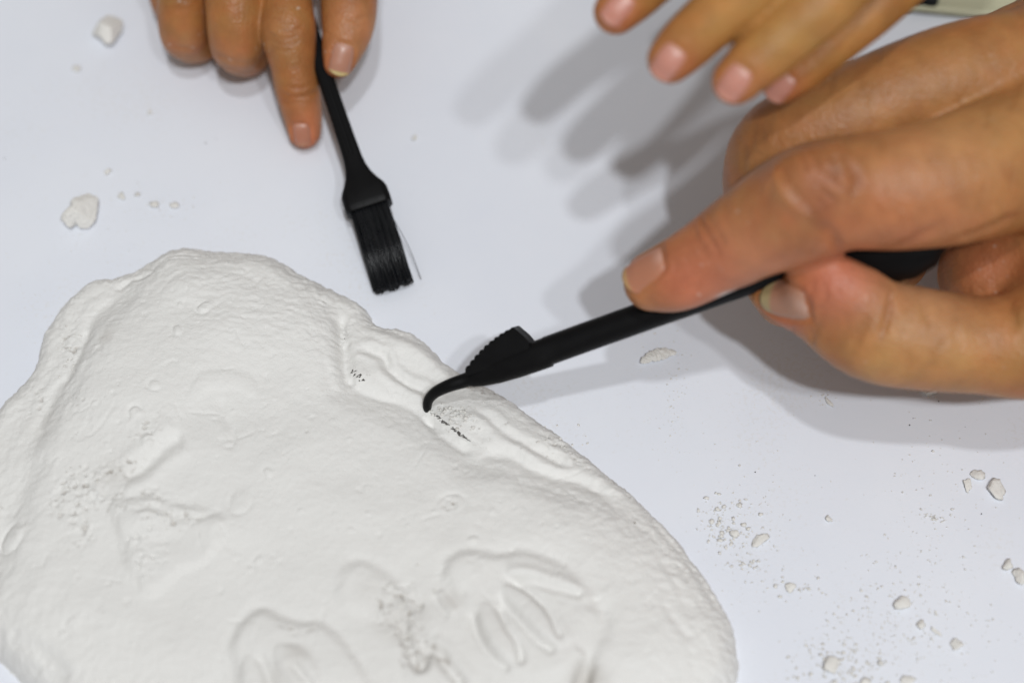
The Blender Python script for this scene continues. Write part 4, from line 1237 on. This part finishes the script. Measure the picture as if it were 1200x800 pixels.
# ------------------------------------------------------------------ the brush
def brush():
    A = at(462, 337, 2.6); B = at(433.5, 246, 7.2); Hh = at(379, 84, 17.5)
    d = nrm(Hh - B)
    view = nrm(B - CAM)
    d, n, s = frame_of(d, -view + np.array([0, 0, .15]))       # n: broad face, s: across
    root = thing('brush', 'small black plastic brush with dark bristles held by the dusty hand', 'brush', (A[0], A[1], 0))
    def ringp(x, w, t, notch=0.0, sh=0.0):
        """rounded bar; w, t half width and half thickness; notch = depth of the slot in the broad face"""
        r = min(t, w) * 0.55
        pts = []
        for cx, cy, a0 in ((w - r, t - r, 0), (-(w - r), t - r, 90), (-(w - r), -(t - r), 180), (w - r, -(t - r), 270)):
            for k in range(5):
                a = math.radians(a0 + 22.5 * k); pts.append((cx + r * math.cos(a), cy + r * math.sin(a)))
            if a0 == 0:
                e = min(.55, w * .3)
                pts += [(e + .12, t), (e, t - notch), (-e, t - notch), (-e - .12, t)]
        return np.array([B + d * x + s * a + n * (b + sh) for a, b in pts])
    sec = []
    for x, w, t, nt in [(0, 5.7, 2.9, 0), (0.3, 6.05, 3.15, 0), (2, 6.1, 3.2, 0), (4.4, 6.0, 3.2, 0), (5.6, 5.6, 3.1, 0), (7.4, 4.5, 2.9, 0), (9.5, 3.5, 2.6, 0), (12, 2.8, 2.4, 0), (14.5, 2.5, 2.3, 0), (14.8, 2.5, 2.3, .7), (20, 2.35, 2.2, .7), (30, 2.2, 2.1, .7),
                        (44, 2.2, 2.1, .7), (60, 2.5, 2.1, .7), (60.4, 2.5, 2.1, 0), (72, 3.0, 2.2, 0), (84, 3.0, 2.0, 0), (87, 2.4, 1.6, 0), (88, 1.4, 1.0, 0)]:
        sec.append(ringp(x, w, t, nt))
    V, Fc = loft(sec)
    o = mesh_obj('handle', V, Fc, M_BLACK, root, True, None, B); fix_normals(o); sharp(o, 42)
    # bristles in clumped rows
    r = np.random.RandomState(9)
    bd = nrm(A - B); L = np.linalg.norm(A - B)
    Vb, Fb = [], []
    tufts = r.uniform(-1, 1, (26, 2))
    for k in range(900):
        u, v = r.uniform(-1, 1, 2)
        tf = tufts[np.argmin(((tufts - (u, v)) ** 2).sum(1))]
        root_p = B + d * 0.8 + s * u * 5.0 + n * v * 2.1
        u2, v2 = u + (tf[0] - u) * .35 + r.normal() * .02, v + (tf[1] - v) * .35 + r.normal() * .04
        end = A + s * u2 * 5.1 + n * v2 * 1.9 + bd * (r.uniform(-1.0, .35) - .5 * abs(u2) ** 3)
        mid = (root_p + end) / 2 + s * r.normal() * .12 + n * r.normal() * .12
        w = r.uniform(.10, .15)
        b0 = len(Vb)
        for p, q in ((root_p, 1.0), (mid, 1.0), (end, .75)):
            for j in range(3):
                a = 2.1 * j + k
                Vb.append(p + (s * math.cos(a) + n * math.sin(a)) * w * q)
        for i in range(2):
            for j in range(3):
                Fb.append((b0 + i * 3 + j, b0 + i * 3 + (j + 1) % 3, b0 + i * 3 + 3 + (j + 1) % 3, b0 + i * 3 + 3 + j))
        Fb.append((b0 + 6, b0 + 7, b0 + 8))
    o = mesh_obj('bristles', Vb, Fb, M_BRISTLE, root, True, None, B); o['kind'] = 'stuff'
    # one stray pale bristle
    p0 = B + s * -4.6 * np.sign(s[0]) * -1; p0 = B + s * (4.9 if s[0] > 0 else -4.9) - d * 4
    p2 = at(493.5, 327, 1.2); p1 = (p0 + p2) / 2 + RT * .6
    C = catmull([p0, p1, p2], 12); secs = []
    for k in range(12):
        secs.append(np.array([C[k] + (RT * math.cos(a) + UP * math.sin(a)) * .11 for a in (0, 2.1, 4.2)]))
    V, Fc = loft(secs)
    o = mesh_obj('stray_bristle', V, Fc, M_PALE_BRISTLE, root, True, None, p0); fix_normals(o)
    o['label'] = 'single pale bristle sticking out sideways'
brush()

# ------------------------------------------------------------------ the tray beyond the hands
def tray():
    a = at(1064, 15, 2.0); b = at(1180, 27, 2.0)
    u = nrm((b - a) * (1, 1, 0)); v = np.array([-u[1], u[0], 0])
    c0 = a - u * 12
    root = thing('tray', 'cream plastic tray with rolled rim on the paper beyond the large hand', 'tray', (c0[0], c0[1], 0))
    W_, H_ = 150, 95
    def rect(inset, z, r=12):
        pts = []
        for cx, cy, a0 in ((W_ - r, H_ - r, 0), (r, H_ - r, 90), (r, r, 180), (W_ - r, r, 270)):
            for k in range(7):
                t = math.radians(a0 + 15 * k); rr = r - inset
                pts.append(c0 + u * (cx + rr * math.cos(t)) + v * (cy + rr * math.sin(t)) + np.array([0, 0, z]))
        return np.array(pts)
    V, Fc = loft([rect(1.6, .05), rect(.5, .4), rect(.1, 1.2), rect(0, 1.9), rect(.4, 2.6), rect(1.1, 2.9), rect(1.8, 2.5), rect(2.3, 1.7), rect(3.2, 1.3), rect(8, 1.2)])
    o = mesh_obj('rim', V, Fc, M_CREAM, root, True, None, c0); fix_normals(o)
    # black handle lying in the tray, dark cloth behind
    p = at(1082, 5, 5.5)
    K = 16; secs = []
    for t, r in [(0, 1.2), (.6, 2.4), (2, 2.7), (24, 2.7), (26, 2.2), (26.6, 1.2)]:
        ctr = at(1099, 3.0, 4.2) - u * t * 1.0 + v * 0.4 * t * .15
        secs.append(np.array([ctr + v * r * math.cos(q) + np.array([0, 0, r * math.sin(q)]) for q in np.linspace(0, 2 * math.pi, K, endpoint=False)]))
    V, Fc = loft(secs)
    o = mesh_obj('tool_handle', V, Fc, M_BLACK, None, True, None, secs[0].mean(0) - (0, 0, 2.7)); fix_normals(o); sharp(o, 45)
    tag(o, 'black tool handle lying inside the cream tray', 'tool handle')
    # folded cloth
    nx, ny = 60, 24
    V = []
    q0 = at(1075, 2.5, 3) ; q0[2] = 0
    for i in range(nx):
        for j in range(ny):
            x, y = i / (nx - 1), j / (ny - 1)
            edge = 1 - (2 * x - 1) ** 8
            z = 1.6 + 9 * math.sin(math.pi * min(1, y * 1.1 + .02)) ** .6 * edge + 1.5 * float(noise3(x * 7, y * 3, 2.2))
            V.append(q0 + u * (110 * x) + v * (6 + 2.5 * float(noise3(x * 5, 0.3, 4.0)) + 45 * y) + np.array([0, 0, max(z, 1.5)]))
    V = np.array(V); N = len(V); V2 = V.copy(); V2[:, 2] = 1.4
    Fc = [(i * ny + j, (i + 1) * ny + j, (i + 1) * ny + j + 1, i * ny + j + 1) for i in range(nx - 1) for j in range(ny - 1)]
    rim = [i * ny for i in range(nx)] + [(nx - 1) * ny + j for j in range(1, ny)] + [i * ny + ny - 1 for i in range(nx - 2, -1, -1)] + list(range(ny - 2, 0, -1))
    Fc += [(rim[k], N + rim[k], N + rim[(k + 1) % len(rim)], rim[(k + 1) % len(rim)]) for k in range(len(rim))] + [tuple(N + k for k in rim)]
    o = mesh_obj('dark_cloth', np.vstack([V, V2]), Fc, M_CLOTH, None, True, None, q0); fix_normals(o)
    tag(o, 'bundle of dark cloth lying in the cream tray', 'cloth')
tray()
